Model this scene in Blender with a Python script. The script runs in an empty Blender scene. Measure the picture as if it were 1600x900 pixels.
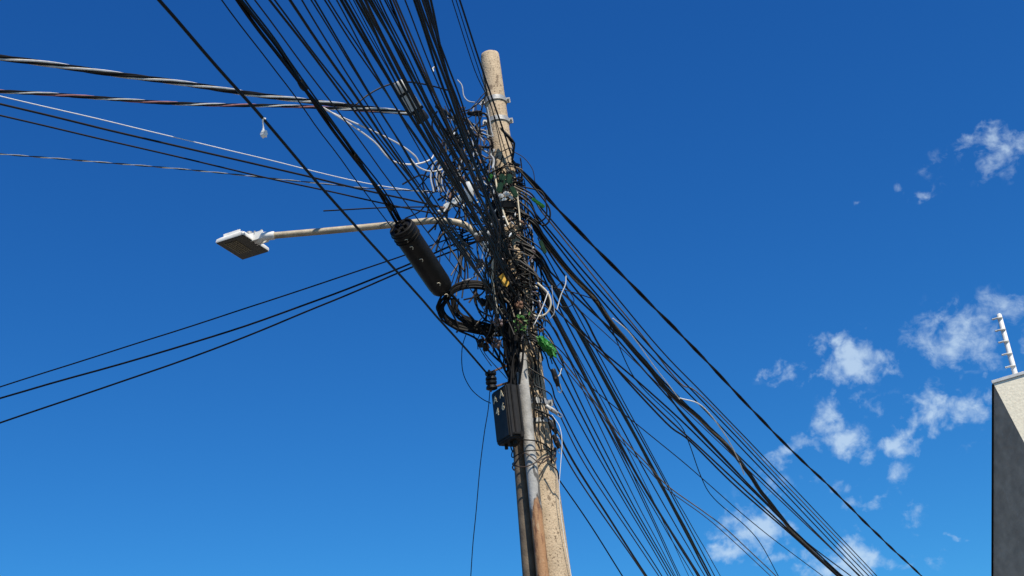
import bpy, bmesh, math, random
from mathutils import Vector, Matrix, noise
R = math.radians
rng = random.Random(11)
S = bpy.context.scene
COL = S.collection

# ------------------------------------------------------------------ camera
PITCH, ROLL, F = R(24), R(7.2), 2000.0            # F: focal length in pixels of the 1600x900 photograph
CAM = Vector((0, 0, 1.6))
FWD = Vector((0, math.cos(PITCH), math.sin(PITCH)))
BR, BU = Vector((1, 0, 0)), Vector((0, -math.sin(PITCH), math.cos(PITCH)))
RT = BR * math.cos(ROLL) - BU * math.sin(ROLL)
UP = BR * math.sin(ROLL) + BU * math.cos(ROLL)
cd = bpy.data.cameras.new('camera'); cam = bpy.data.objects.new('camera', cd); COL.objects.link(cam)
cd.sensor_width = 36; cd.lens = 36 * F / 1600; cd.clip_start = .05; cd.clip_end = 5000
m = Matrix((RT, UP, -FWD)).transposed().to_4x4(); m.translation = CAM
cam.matrix_world = m
S.camera = cam

# ------------------------------------------------------------------ light
SUN_EL, SUN_AZ = R(53), R(32)                     # azimuth: to the right of straight behind the camera
sdir = Vector((math.sin(SUN_AZ) * math.cos(SUN_EL), -math.cos(SUN_AZ) * math.cos(SUN_EL), math.sin(SUN_EL)))
ld = bpy.data.lights.new('sun', 'SUN'); sun = bpy.data.objects.new('sun', ld); COL.objects.link(sun)
ld.energy = 5.0; ld.angle = R(.53); ld.color = (1, .92, .79)
sun.rotation_euler = sdir.to_track_quat('Z', 'Y').to_euler()
S.view_settings.view_transform = 'Standard'; S.view_settings.look = 'None'
S.view_settings.exposure = 0.36; S.view_settings.gamma = 1

def ray(x, y):
    return (FWD + RT * ((x - 800) / F) + UP * ((450 - y) / F))
def P(x, y, d): return CAM + ray(x, y) * d
def DY(x, y, Y): return (Y - CAM.y) / ray(x, y).y
def DZ(x, y, z): return (z - CAM.z) / ray(x, y).z
def U(x, y, Y): return P(x, y, DY(x, y, Y))
def H(x, y, z): return P(x, y, DZ(x, y, z))

SKY_GRADE = [(0.1446, 1.371), (0.5498, 1.155), (1.2193, 0.885)]
SKY_STRENGTH, SKY_SAT, SKY_VAL, SKY_HUE = .10, 1.0, 1.0, .5
W = bpy.data.worlds.new('World'); S.world = W; W.use_nodes = True
nt = W.node_tree; N = nt.nodes; L = nt.links; N.clear()
out = N.new('ShaderNodeOutputWorld'); bg = N.new('ShaderNodeBackground'); bg.inputs[1].default_value = SKY_STRENGTH
sky = N.new('ShaderNodeTexSky'); sky.sky_type = 'NISHITA'; sky.sun_disc = False
sky.sun_elevation = SUN_EL; sky.sun_rotation = math.pi - SUN_AZ
sky.altitude = 900; sky.air_density = 1.0; sky.dust_density = .3; sky.ozone_density = 4.0
gam = N.new('ShaderNodeGamma'); gam.inputs[1].default_value = 1.0
hsv = N.new('ShaderNodeHueSaturation')
hsv.inputs['Hue'].default_value = SKY_HUE; hsv.inputs['Saturation'].default_value = SKY_SAT; hsv.inputs['Value'].default_value = SKY_VAL
# deep polarised blue of a dry winter sky: grade the three channels of the sky light
spx = N.new('ShaderNodeSeparateColor'); L.new(sky.outputs[0], spx.inputs[0]); cbx = N.new('ShaderNodeCombineColor')
for ch, (mul, pw) in enumerate(SKY_GRADE):
    p_ = N.new('ShaderNodeMath'); p_.operation = 'POWER'; L.new(spx.outputs[ch], p_.inputs[0]); p_.inputs[1].default_value = pw
    q_ = N.new('ShaderNodeMath'); q_.operation = 'MULTIPLY'; L.new(p_.outputs[0], q_.inputs[0]); q_.inputs[1].default_value = mul; L.new(q_.outputs[0], cbx.inputs[ch])
L.new(cbx.outputs[0], gam.inputs[0]); L.new(gam.outputs[0], hsv.inputs['Color'])
# broken clouds low in the north-east: soft blobs on the sky sphere, frayed by noise
def nmath(op, a, b=None, c=None, clamp=False):
    n = N.new('ShaderNodeMath'); n.operation = op; n.use_clamp = clamp
    for i, v in enumerate((a, b, c)):
        if v is None: continue
        if isinstance(v, (int, float)): n.inputs[i].default_value = v
        else: L.new(v, n.inputs[i])
    return n.outputs[0]
tc = N.new('ShaderNodeTexCoord')
cc = ray(1380, 680).normalized(); e1 = cc.cross(Vector((0, 0, 1))).normalized(); e2 = e1.cross(cc)
def vdot(v):
    n = N.new('ShaderNodeVectorMath'); n.operation = 'DOT_PRODUCT'; L.new(tc.outputs['Generated'], n.inputs[0]); n.inputs[1].default_value = v
    return n.outputs['Value']
dc = nmath('MAXIMUM', vdot(cc), .2)
uu = nmath('DIVIDE', vdot(e1), dc); vv = nmath('DIVIDE', vdot(e2), dc)
cmb = N.new('ShaderNodeCombineXYZ'); L.new(uu, cmb.inputs[0]); L.new(vv, cmb.inputs[1])
def tex(scale, detail, rough, src, dist=0):
    n = N.new('ShaderNodeTexNoise'); n.inputs['Scale'].default_value = scale; n.inputs['Detail'].default_value = detail
    n.inputs['Roughness'].default_value = rough; n.inputs['Distortion'].default_value = dist; L.new(src, n.inputs['Vector']); return n
wn = tex(34, 4, .6, cmb.outputs[0])
ws = N.new('ShaderNodeVectorMath'); ws.operation = 'SUBTRACT'; L.new(wn.outputs['Color'], ws.inputs[0]); ws.inputs[1].default_value = (.5, .5, .5)
wm = N.new('ShaderNodeVectorMath'); wm.operation = 'MULTIPLY_ADD'; L.new(ws.outputs[0], wm.inputs[0]); wm.inputs[1].default_value = (.05, .05, 0); L.new(cmb.outputs[0], wm.inputs[2])
blobs = [(1565,238,52,34,.55),(1530,215,30,14,.4),(1400,297,20,12,.36),(1442,290,20,11,.34),(1345,330,12,8,.2),
 (1500,530,85,48,.62),(1545,492,60,40,.42),(1440,548,40,20,.4),(1560,560,50,30,.3),(1330,568,58,28,.85),(1308,532,24,24,.65),(1278,588,30,16,.5),
 (1202,572,17,12,.55),(1232,588,18,14,.45),(1382,572,26,14,.4),(1302,658,24,32,.62),(1322,692,36,24,.68),(1356,706,24,14,.5),
 (1336,632,20,14,.36),(1450,646,40,26,.9),(1410,692,28,22,.75),(1512,630,30,30,.62),(1548,606,20,14,.5),(1396,738,24,20,.4),
 (1235,702,48,15,.5),(1290,757,42,15,.38),(1350,780,34,15,.46),(1416,800,24,20,.42),(1178,822,58,30,.78),(1138,856,34,18,.75),
 (1225,866,30,12,.32),(1330,884,52,28,.8),(1345,832,28,10,.28),(1498,845,11,8,.45),(1290,888,36,16,.42),(1150,655,20,8,.18),(1240,540,24,9,.18),(1540,700,34,6,.18),(1480,590,60,22,.28),(1260,570,60,20,.25),(1370,640,50,40,.22),(1200,760,60,26,.26),(1420,880,70,16,.25),(1440,500,50,22,.24),(1500,240,60,22,.22),(1350,505,22,10,.2)]
mask = None
for (x, y, rx, ry, a) in blobs:
    d = ray(x, y).normalized(); bu, bv = d.dot(e1) / d.dot(cc), d.dot(e2) / d.dot(cc)
    s = N.new('ShaderNodeVectorMath'); s.operation = 'SUBTRACT'; L.new(wm.outputs[0], s.inputs[0]); s.inputs[1].default_value = (bu, bv, 0)
    q = N.new('ShaderNodeVectorMath'); q.operation = 'MULTIPLY'; L.new(s.outputs[0], q.inputs[0]); q.inputs[1].default_value = (F / rx / 1.48, F / ry / 1.48, 0)
    ln = N.new('ShaderNodeVectorMath'); ln.operation = 'LENGTH'; L.new(q.outputs[0], ln.inputs[0])
    f = nmath('SUBTRACT', 1, ln.outputs['Value'], clamp=True); f = nmath('MULTIPLY', f, a * 1.45)
    mask = f if mask is None else nmath('MAXIMUM', mask, f)
fine = tex(75, 9, .62, cmb.outputs[0], .4)
mid = tex(30, 6, .55, cmb.outputs[0], .8)
nz_ = nmath('ADD', nmath('MULTIPLY', nmath('SUBTRACT', fine.outputs['Fac'], .5), 1.75), nmath('MULTIPLY', nmath('SUBTRACT', mid.outputs['Fac'], .5), 2.0))
dens = nmath('SUBTRACT', nmath('ADD', mask, nz_), .20)
gate = nmath('MULTIPLY', mask, 4, clamp=True)
alpha = nmath('MULTIPLY', nmath('POWER', nmath('MULTIPLY', dens, gate, clamp=True), 1.4), .88)
alpha = nmath('SMOOTH_MIN', alpha, .72, .35)
wisp = nmath('ADD', nmath('MULTIPLY', nmath('SUBTRACT', mid.outputs['Fac'], .58), 2.6), nmath('MULTIPLY', nmath('SUBTRACT', fine.outputs['Fac'], .56), 2.8))
streak = nmath('MULTIPLY', nmath('MULTIPLY', nmath('ADD', nmath('MULTIPLY', mask, 1.3), wisp), gate, clamp=True), .15)
alpha = nmath('MAXIMUM', alpha, streak)
cmix = N.new('ShaderNodeMix'); cmix.data_type = 'RGBA'; L.new(alpha, cmix.inputs['Factor'])
L.new(hsv.outputs[0], cmix.inputs['A'])
CL = (.49, .615, .74); cmix.inputs['B'].default_value = tuple(c / SKY_STRENGTH for c in CL) + (1,)
L.new(cmix.outputs['Result'], bg.inputs[0]); L.new(bg.outputs[0], out.inputs[0])

# ------------------------------------------------------------------ materials
def mat(name, col, rough=.6, metal=0, var=.25, vscale=30, bump=0, bscale=80, spec=.5, extra=None):
    mt = bpy.data.materials.new(name); mt.use_nodes = True
    t = mt.node_tree; b = t.nodes['Principled BSDF']
    b.inputs['Roughness'].default_value = rough; b.inputs['Metallic'].default_value = metal
    b.inputs['Specular IOR Level'].default_value = spec
    tc = t.nodes.new('ShaderNodeTexCoord')
    n = t.nodes.new('ShaderNodeTexNoise'); n.inputs['Scale'].default_value = vscale; n.inputs['Detail'].default_value = 6
    t.links.new(tc.outputs['Object'], n.inputs['Vector'])
    r = t.nodes.new('ShaderNodeValToRGB'); r.color_ramp.elements[0].position = .3; r.color_ramp.elements[1].position = .7
    r.color_ramp.elements[0].color = tuple(c * (1 - var) for c in col) + (1,)
    r.color_ramp.elements[1].color = tuple(min(1, c * (1 + var)) for c in col) + (1,)
    t.links.new(n.outputs['Fac'], r.inputs['Fac'])
    last = r.outputs['Color']
    if extra: last = extra(t, tc, last)
    t.links.new(last, b.inputs['Base Color'])
    if bump:
        n2 = t.nodes.new('ShaderNodeTexNoise'); n2.inputs['Scale'].default_value = bscale; n2.inputs['Detail'].default_value = 5
        t.links.new(tc.outputs['Object'], n2.inputs['Vector'])
        bp = t.nodes.new('ShaderNodeBump'); bp.inputs['Strength'].default_value = bump; bp.inputs['Distance'].default_value = .01
        t.links.new(n2.outputs['Fac'], bp.inputs['Height']); t.links.new(bp.outputs['Normal'], b.inputs['Normal'])
    return mt

def tnoise(t, tc, scale, detail=3, lo=.5, hi=.6, stretch=None, off=(0, 0, 0)):
    mp = t.nodes.new('ShaderNodeMapping'); t.links.new(tc.outputs['Object'], mp.inputs['Vector'])
    mp.inputs['Location'].default_value = off
    if stretch: mp.inputs['Scale'].default_value = stretch
    n = t.nodes.new('ShaderNodeTexNoise'); n.inputs['Scale'].default_value = scale; n.inputs['Detail'].default_value = detail
    t.links.new(mp.outputs[0], n.inputs['Vector'])
    mr = t.nodes.new('ShaderNodeMapRange'); mr.inputs['From Min'].default_value = lo; mr.inputs['From Max'].default_value = hi
    t.links.new(n.outputs['Fac'], mr.inputs['Value']); return mr.outputs['Result']
def tmix(t, fac, a, col):
    mx = t.nodes.new('ShaderNodeMix'); mx.data_type = 'RGBA'; t.links.new(fac, mx.inputs['Factor']); t.links.new(a, mx.inputs['A'])
    mx.inputs['B'].default_value = tuple(col) + (1,); return mx.outputs['Result']
def tmul(t, a, b):
    n = t.nodes.new('ShaderNodeMath'); n.operation = 'MULTIPLY'; t.links.new(a, n.inputs[0])
    if isinstance(b, (int, float)): n.inputs[1].default_value = b
    else: t.links.new(b, n.inputs[1])
    return n.outputs[0]
def zband(t, tc, lo, hi):
    sp = t.nodes.new('ShaderNodeSeparateXYZ'); t.links.new(tc.outputs['Object'], sp.inputs[0])
    mr = t.nodes.new('ShaderNodeMapRange'); mr.inputs['From Min'].default_value = lo; mr.inputs['From Max'].default_value = hi
    t.links.new(sp.outputs['Z'], mr.inputs['Value']); return mr.outputs['Result']

def concrete_extra(t, tc, c):
    c = tmix(t, tmul(t, tnoise(t, tc, 5, 4, .45, .7, (1, 1, .35)), .45), c, (.36, .27, .18))
    c = tmix(t, tmul(t, tnoise(t, tc, 9, 5, .52, .72, (1, 1, .07), (7, 3, 0)), .42), c, (.24, .18, .125))     # run-off streaks
    c = tmix(t, tmul(t, tnoise(t, tc, 20, 3, .63, .68, (1, 1, .6), (1, 8, 2)), .7), c, (.13, .09, .06))  # larger chips
    c = tmix(t, tmul(t, tnoise(t, tc, 58, 2, .61, .67, (1, 1, .75)), .75), c, (.10, .065, .04))      # air pits
    c = tmix(t, tmul(t, tnoise(t, tc, 120, 2, .62, .68, off=(4, 2, 1)), .7), c, (.13, .09, .06))
    return c
M = {}
M['concrete'] = mat('concrete', (.48, .375, .255), .92, var=.14, vscale=9, bump=.55, bscale=70, spec=.2, extra=concrete_extra)
def conduit_extra(t, tc, c):
    c = tmix(t, tmul(t, tnoise(t, tc, 16, 6, .56, .60, (1, 1, .25)), .9), c, (.05, .045, .04))
    c = tmix(t, tmul(t, tnoise(t, tc, 11, 6, .42, .68, (1, 1, .12), (9, 2, 0)), .6), c, (.17, .15, .125))
    z_ = zband(t, tc, 4.45, 3.70); nz = tnoise(t, tc, 9, 6, .2, .8, (1, 1, .22), (3, 1, 0))
    ad = t.nodes.new('ShaderNodeMath'); ad.operation = 'ADD'; t.links.new(z_, ad.inputs[0]); t.links.new(nz, ad.inputs[1])
    low = t.nodes.new('ShaderNodeMapRange'); low.inputs['From Min'].default_value = 1.03; low.inputs['From Max'].default_value = 1.07; t.links.new(ad.outputs[0], low.inputs['Value']); low = low.outputs['Result']
    peel = t.nodes.new('ShaderNodeMapRange'); peel.inputs['From Min'].default_value = .93; peel.inputs['From Max'].default_value = 1.0; t.links.new(ad.outputs[0], peel.inputs['Value'])
    c = tmix(t, tmul(t, tmul(t, peel.outputs['Result'], tnoise(t, tc, 34, 5, .48, .54, (1, 1, .3), (5, 5, 0))), .9), c, (.03, .028, .026))
    c = tmix(t, low, c, (.33, .175, .08))
    c = tmix(t, tmul(t, tmul(t, low, tnoise(t, tc, 26, 5, .5, .62, (1, 1, .25))), .85), c, (.12, .045, .02))
    c = tmix(t, tmul(t, tmul(t, low, tnoise(t, tc, 19, 5, .58, .64, (1, 1, .3), (2, 2, 2))), .6), c, (.45, .33, .20))
    return c
M['conduit'] = mat('galvanised_conduit', (.35, .345, .33), .7, 0, var=.3, vscale=12, bump=.45, extra=conduit_extra)
M['brown_pipe'] = mat('brown_pipe', (.12, .09, .06), .7, var=.35, vscale=10, bump=.3)
M['galv'] = mat('galvanised_steel', (.33, .33, .32), .55, .25, var=.2, vscale=25, bump=.2)
M['arm'] = mat('lamp_arm_steel', (.38, .32, .23), .6, .15, var=.25, vscale=14, bump=.2)
M['alu'] = mat('bare_aluminium', (.62, .60, .57), .45, .5, var=.15)
M['black'] = mat('black_cable', (.004, .004, .0044), .5, var=.35, vscale=6, spec=.14)
M['black2'] = mat('weathered_black_cable', (.011, .010, .009), .55, var=.4, vscale=8, spec=.15)
M['faded'] = mat('sun_faded_cable', (.035, .032, .030), .6, var=.4, vscale=8, spec=.2)
M['brown'] = mat('brown_cable', (.05, .03, .02), .6, var=.3, vscale=8)
M['tan'] = mat('dusty_tan_cable', (.16, .125, .085), .7, var=.3, vscale=12)
M['grey'] = mat('grey_cable', (.30, .31, .32), .55, var=.25)
M['white'] = mat('white_plastic', (.74, .73, .70), .5, var=.08, vscale=20)
M['cream'] = mat('cream_cord', (.58, .51, .38), .6, var=.15, vscale=16)
M['red'] = mat('red_cable', (.30, .13, .13), .55, var=.2)
M['rubber'] = mat('black_closure_plastic', (.0075, .0075, .0078), .5, var=.6, vscale=9, bump=.25, bscale=40, spec=.28)
def box_extra(t, tc, c):
    return tmix(t, tmul(t, tnoise(t, tc, 14, 5, .52, .66, (1, 1, .25)), .3), c, (.04, .034, .03))
M['cabinet'] = mat('dark_grey_cabinet', (.014, .014, .0145), .5, var=.35, vscale=11, bump=.12, bscale=30, spec=.22, extra=box_extra)
M['paint'] = mat('cream_stencil_paint', (.72, .60, .38), .7, var=.25, vscale=60)
M['yellow'] = mat('yellow_tag_plastic', (.52, .30, .03), .55, var=.2)
M['green'] = mat('green_plastic', (.02, .17, .018), .5, var=.45, vscale=40, bump=.6, bscale=60)
M['darkgreen'] = mat('dark_green_plastic', (.02, .075, .035), .45, var=.3)
M['leaf'] = mat('green_leaf', (.07, .20, .035), .5, var=.4, vscale=60)
M['lampwhite'] = mat('lamp_white_paint', (.72, .71, .67), .5, var=.16, vscale=16)
M['lens'] = mat('lamp_lens', (.045, .040, .025), .25, var=.35, vscale=40)
M['led'] = mat('led_strip', (.20, .175, .115), .4, var=.3, vscale=50)
M['pink'] = mat('porcelain_brown', (.13, .09, .08), .35, var=.4, vscale=30)
M['greybox'] = mat('dusty_grey_plastic', (.42, .42, .40), .6, var=.3, vscale=14, bump=.2)
M['cloth'] = mat('white_rag', (.85, .85, .83), .9, var=.1, vscale=50, bump=.5)
M['rust'] = mat('rusty_steel', (.14, .07, .04), .8, var=.4, vscale=25, bump=.3)
def stucco_extra(t, tc, c):
    return tmix(t, tmul(t, tnoise(t, tc, 2.2, 6, .5, .75, (1, 1, .3)), .25), c, (.30, .27, .22))
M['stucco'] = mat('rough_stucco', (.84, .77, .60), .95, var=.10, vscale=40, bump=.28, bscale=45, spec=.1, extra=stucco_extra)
M['shadestucco'] = mat('shaded_side_stucco', (.42, .325, .235), .95, var=.18, vscale=10, bump=.9, bscale=26, spec=.1,  # darker copy of the cream stucco, the side wall's shade put into its colour
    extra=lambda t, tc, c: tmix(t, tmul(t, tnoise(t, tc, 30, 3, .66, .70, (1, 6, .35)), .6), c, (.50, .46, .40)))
M['asphalt'] = mat('asphalt', (.05, .05, .052), .9, var=.2, vscale=60, bump=.3)
M['pave'] = mat('pavement', (.30, .28, .25), .9, var=.15, vscale=8, bump=.3)
M['earth'] = mat('dry_ground', (.11, .098, .08), .95, var=.25, vscale=2, bump=.3)

# ------------------------------------------------------------------ object helpers
def props(o, label=None, cat=None, group=None, kind=None):
    for k, v in (('label', label), ('category', cat), ('group', group), ('kind', kind)):
        if v: o[k] = v
    return o
def root(name, loc, label, cat, group=None):
    o = bpy.data.objects.new(name, None); COL.objects.link(o); o.location = loc; o.empty_display_size = .1
    return props(o, label, cat, group)
def wloc(o):
    v = Vector(o.location)
    while o.parent: o = o.parent; v += Vector(o.location)
    return v
def link(name, bm, material, parent=None, smooth=True, label=None, cat=None, group=None, kind=None, origin=None):
    """bm holds world coordinates; one mesh object, origin at parent's base or at `origin`"""
    if parent is not None: org = wloc(parent)
    else: org = Vector(origin) if origin is not None else Vector((0, 0, 0))
    bmesh.ops.translate(bm, verts=bm.verts, vec=-org)
    bmesh.ops.recalc_face_normals(bm, faces=bm.faces)
    me = bpy.data.meshes.new(name); bm.to_mesh(me); bm.free()
    me.materials.append(material)
    for p in me.polygons: p.use_smooth = smooth
    if smooth and hasattr(me, 'set_sharp_from_angle'): me.set_sharp_from_angle(angle=R(40))
    o = bpy.data.objects.new(name, me); COL.objects.link(o)
    if parent is not None: o.parent = parent
    else: o.location = org
    return props(o, label, cat, group, kind)

def frame(d, up=Vector((0, 0, 1))):
    d = d.normalized()
    if abs(d.dot(up)) > .98: up = Vector((0, 1, 0))
    a = d.cross(up).normalized(); b = a.cross(d).normalized(); return a, b
def tube(bm, pts, rad, n=7, caps=True):
    """tube along pts; rad number or list"""
    k = len(pts); rings = []
    t = (pts[1] - pts[0]).normalized(); a, b = frame(t)
    for i, p in enumerate(pts):
        tn = (pts[min(i + 1, k - 1)] - pts[max(i - 1, 0)])
        if tn.length < 1e-9: tn = t
        tn.normalize()
        q = t.rotation_difference(tn); a = q @ a; a = (a - tn * a.dot(tn)).normalized(); b = tn.cross(a); t = tn
        r = rad[i] if isinstance(rad, (list, tuple)) else rad
        rings.append([bm.verts.new(p + (a * math.cos(2 * math.pi * j / n) + b * math.sin(2 * math.pi * j / n)) * r) for j in range(n)])
    for i in range(k - 1):
        for j in range(n):
            bm.faces.new((rings[i][j], rings[i][(j + 1) % n], rings[i + 1][(j + 1) % n], rings[i + 1][j]))
    if caps:
        bm.faces.new(rings[0][::-1]); bm.faces.new(rings[-1])
def box(bm, c, ax, ay, az, sx, sy, sz, bev=0):
    """box centred at c with axes ax, ay, az and full sizes"""
    v = []
    for i in (-1, 1):
        for j in (-1, 1):
            for k in (-1, 1):
                v.append(bm.verts.new(c + ax * (i * sx / 2) + ay * (j * sy / 2) + az * (k * sz / 2)))
    fs = [bm.faces.new([v[i] for i in q]) for q in ((0, 1, 3, 2), (4, 6, 7, 5), (0, 4, 5, 1), (2, 3, 7, 6), (0, 2, 6, 4), (1, 5, 7, 3))]
    if bev:
        es = list({e for f in fs for e in f.edges})
        bmesh.ops.bevel(bm, geom=es, offset=bev, segments=2, affect='EDGES')
def hexa(bm, v8):
    v = [bm.verts.new(p) for p in v8]     # bottom 0-3, top 4-7
    for q in ((3, 2, 1, 0), (4, 5, 6, 7), (0, 1, 5, 4), (1, 2, 6, 5), (2, 3, 7, 6), (3, 0, 4, 7)): bm.faces.new([v[i] for i in q])
def smooth_path(pts, sub=6):
    if len(pts) == 2: return [pts[0].lerp(pts[1], i / sub) for i in range(sub + 1)]
    q = [pts[0] * 2 - pts[1]] + list(pts) + [pts[-1] * 2 - pts[-2]]; o = []
    for i in range(1, len(q) - 2):
        p0, p1, p2, p3 = q[i - 1:i + 3]
        for s in range(sub):
            t = s / sub
            o.append(.5 * ((2 * p1) + (p2 - p0) * t + (2 * p0 - 5 * p1 + 4 * p2 - p3) * t * t + (3 * p1 - p0 - 3 * p2 + p3) * t ** 3))
    o.append(q[-2]); return o
def wobble(pts, amp, seed, freq=1.6):
    o = []
    s = 0
    for i, p in enumerate(pts):
        if i: s += (pts[i] - pts[i - 1]).length
        v = noise.noise_vector(Vector((s * freq, seed * 7.31, .5)))
        o.append(p + v * amp)
    return o
def path3(img, d0, d1, ext0=0, ext1=0, sub=6):
    """image polyline -> 3-D path, inverse depth runs evenly from d0 to d1 (a straight cable stays straight), ends prolonged in metres"""
    ls = [0]
    for a, b in zip(img, img[1:]): ls.append(ls[-1] + math.hypot(b[0] - a[0], b[1] - a[1]))
    pts = [P(x, y, 1 / ((1 - l / ls[-1]) / d0 + l / ls[-1] / d1)) for (x, y), l in zip(img, ls)]
    pts = smooth_path(pts, sub)
    if ext0:
        t = (pts[0] - pts[1]).normalized(); pts = [pts[0] + t * ext0 * k / 3 for k in (3, 2, 1)] + pts
    if ext1:
        t = (pts[-1] - pts[-2]).normalized(); pts = pts + [pts[-1] + t * ext1 * k / 3 + Vector((0, 0, .004 * (ext1 * k / 3) ** 2)) for k in (1, 2, 3)]
    return pts
SEED = [0]
def cable(name, pts, r, material, label, cat='cable', group=None, amp=.006, n=7, freq=1.6):
    SEED[0] += 1
    bm = bmesh.new(); tube(bm, wobble(pts, amp, SEED[0], freq), r, n)
    return link(name, bm, material, None, True, label, cat, group, origin=pts[0])
def strand_paths(pts, rad, pitch, k, ph=0):
    """k strands laid helically round the path"""
    # resample evenly
    fine = [];
    for a, b in zip(pts, pts[1:]):
        n = max(1, int((b - a).length / (pitch / 10)))
        fine += [a.lerp(b, i / n) for i in range(n)]
    fine.append(pts[-1]); res = []
    for j in range(k):
        s = 0; o = []
        for i, p in enumerate(fine):
            if i: s += (fine[i] - fine[i - 1]).length
            t = fine[min(i + 1, len(fine) - 1)] - fine[max(i - 1, 0)]
            a, b = frame(t); th = 2 * math.pi * (s / pitch + j / k) + ph
            o.append(p + (a * math.cos(th) + b * math.sin(th)) * rad)
        res.append(o)
    return res
def twisted(name, pts, r, rad, pitch, mats, label, cat='cable', group=None, part='conductor'):
    rt = root(name, pts[0], label, cat, group)
    for j, sp in enumerate(strand_paths(pts, rad, pitch, len(mats))):
        bm = bmesh.new(); tube(bm, sp, r, 6); link(part, bm, M[mats[j]], rt)
    return rt
def rpx(px, d): return px * d / F / 2

# ------------------------------------------------------------------ ground and street (below the frame)
def sheet(name, pts, z, material):
    bm = bmesh.new(); bm.faces.new([bm.verts.new((x, y, z)) for x, y in pts]); return link(name, bm, material, None, False, kind='structure')
sheet('ground', [(-600, -600), (600, -600), (600, 600), (-600, 600)], 0, M['earth'])
sd = Vector((.27, .963, 0)); sn = Vector((.963, -.27, 0))
def strip(c, half, z, name, material, h=None):
    a = sn * (c - half); b = sn * (c + half)
    q = [Vector((0, 10, 0)) + a - sd * 80, Vector((0, 10, 0)) + b - sd * 80, Vector((0, 10, 0)) + b + sd * 120, Vector((0, 10, 0)) + a + sd * 120]
    bm = bmesh.new()
    if h: hexa(bm, [Vector((p.x, p.y, .001)) for p in q] + [Vector((p.x, p.y, h)) for p in q])
    else: bm.faces.new([bm.verts.new((p.x, p.y, z)) for p in q])
    link(name, bm, material, None, False, kind='structure')
strip(-5.2, 4, .004, 'road', M['asphalt'])
strip(-1.02, .09, 0, 'kerb', M['galv'], .15)
strip(.4, 1.32, 0, 'pavement', M['pave'], .14)

# ------------------------------------------------------------------ the concrete pole
PT, PB = U(764.5, 80, 10), U(864.5, 900, 10)
AX = (PT - PB).normalized()
def axis(z): return PB + (PT - PB) * ((z - PB.z) / (PT.z - PB.z))
def prad(z): return .141 - (.141 - .087) * (z - PB.z) / (PT.z - PB.z)
def zy(y):                                           # height on the pole seen at photo row y
    x = 764.5 + (y - 80) * 100 / 820; return U(x, y, 10).z
pole = root('utility_pole', axis(0), 'tall round pitted concrete pole carrying the cables, bare top against the sky', 'utility pole')
bm = bmesh.new(); n = 40; rings = []
ZT = PT.z - .066; zs = [i * ZT / 46 for i in range(47)]
prof = [(z, prad(z)) for z in zs] + [(ZT + .012, .085), (ZT + .026, .078), (ZT + .038, .062), (ZT + .046, .036)]
for z, r in prof:
    c = axis(z); ring = []
    for j in range(n):
        a = 2 * math.pi * j / n; v = Vector((math.cos(a), math.sin(a), 0))
        k = 1 + .012 * noise.noise(Vector((math.cos(a) * 2, math.sin(a) * 2, z * 1.5))) + .008 * noise.noise(Vector((math.cos(a) * 7, math.sin(a) * 7, z * 6)))
        if z > ZT - .01: k += .08 * noise.noise(Vector((math.cos(a) * 4, math.sin(a) * 4, 3.7)))
        ring.append(bm.verts.new(c + v * r * k))
    rings.append(ring)
for i in range(len(rings) - 1):
    for j in range(n): bm.faces.new((rings[i][j], rings[i][(j + 1) % n], rings[i + 1][(j + 1) % n], rings[i + 1][j]))
bm.faces.new(rings[-1]); bm.faces.new(rings[0][::-1])
link('shaft', bm, M['concrete'], pole)

def pole_pt(th, z, off):
    """th: 0 = towards the camera, +90 deg = right"""
    c = axis(z); r = prad(z) + off
    return c + Vector((math.sin(th) * r, -math.cos(th) * r, 0))
def band(z, h=.035, ears=(R(-60), R(95)), label=None):
    bm = bmesh.new(); k = 40; rings = []
    for zz, o in ((z - h / 2, .003), (z - h / 2, .011), (z + h / 2, .011), (z + h / 2, .003)):
        rings.append([bm.verts.new(pole_pt(2 * math.pi * j / k, zz, o)) for j in range(k)])
    for i in range(4):
        for j in range(k): bm.faces.new((rings[i][j], rings[i][(j + 1) % k], rings[(i + 1) % 4][(j + 1) % k], rings[(i + 1) % 4][j]))
    b = link('strap_band', bm, M['galv'], pole)
    for th in ears:
        o = Vector((math.sin(th), -math.cos(th), 0)); s = o.cross(Vector((0, 0, 1)))
        bm = bmesh.new()
        for k in (-1, 1): box(bm, pole_pt(th, z, .026) + s * (.013 * k), o, s, Vector((0, 0, 1)), .034, .006, h * .95, .002)
        tube(bm, [pole_pt(th, z, .028) - s * .034, pole_pt(th, z, .028) + s * .034], .006, 8)
        for k in (-1, 1): tube(bm, [pole_pt(th, z, .028) + s * (.016 * k), pole_pt(th, z, .028) + s * (.026 * k)], .011, 6)
        link('bolt_lug', bm, M['galv'], b)
for y, h in ((160, .045), (192, .045), (300, .04), (634, .05), (664, .035)):
    band(zy(y), h, (R(-75), R(85)))

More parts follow.
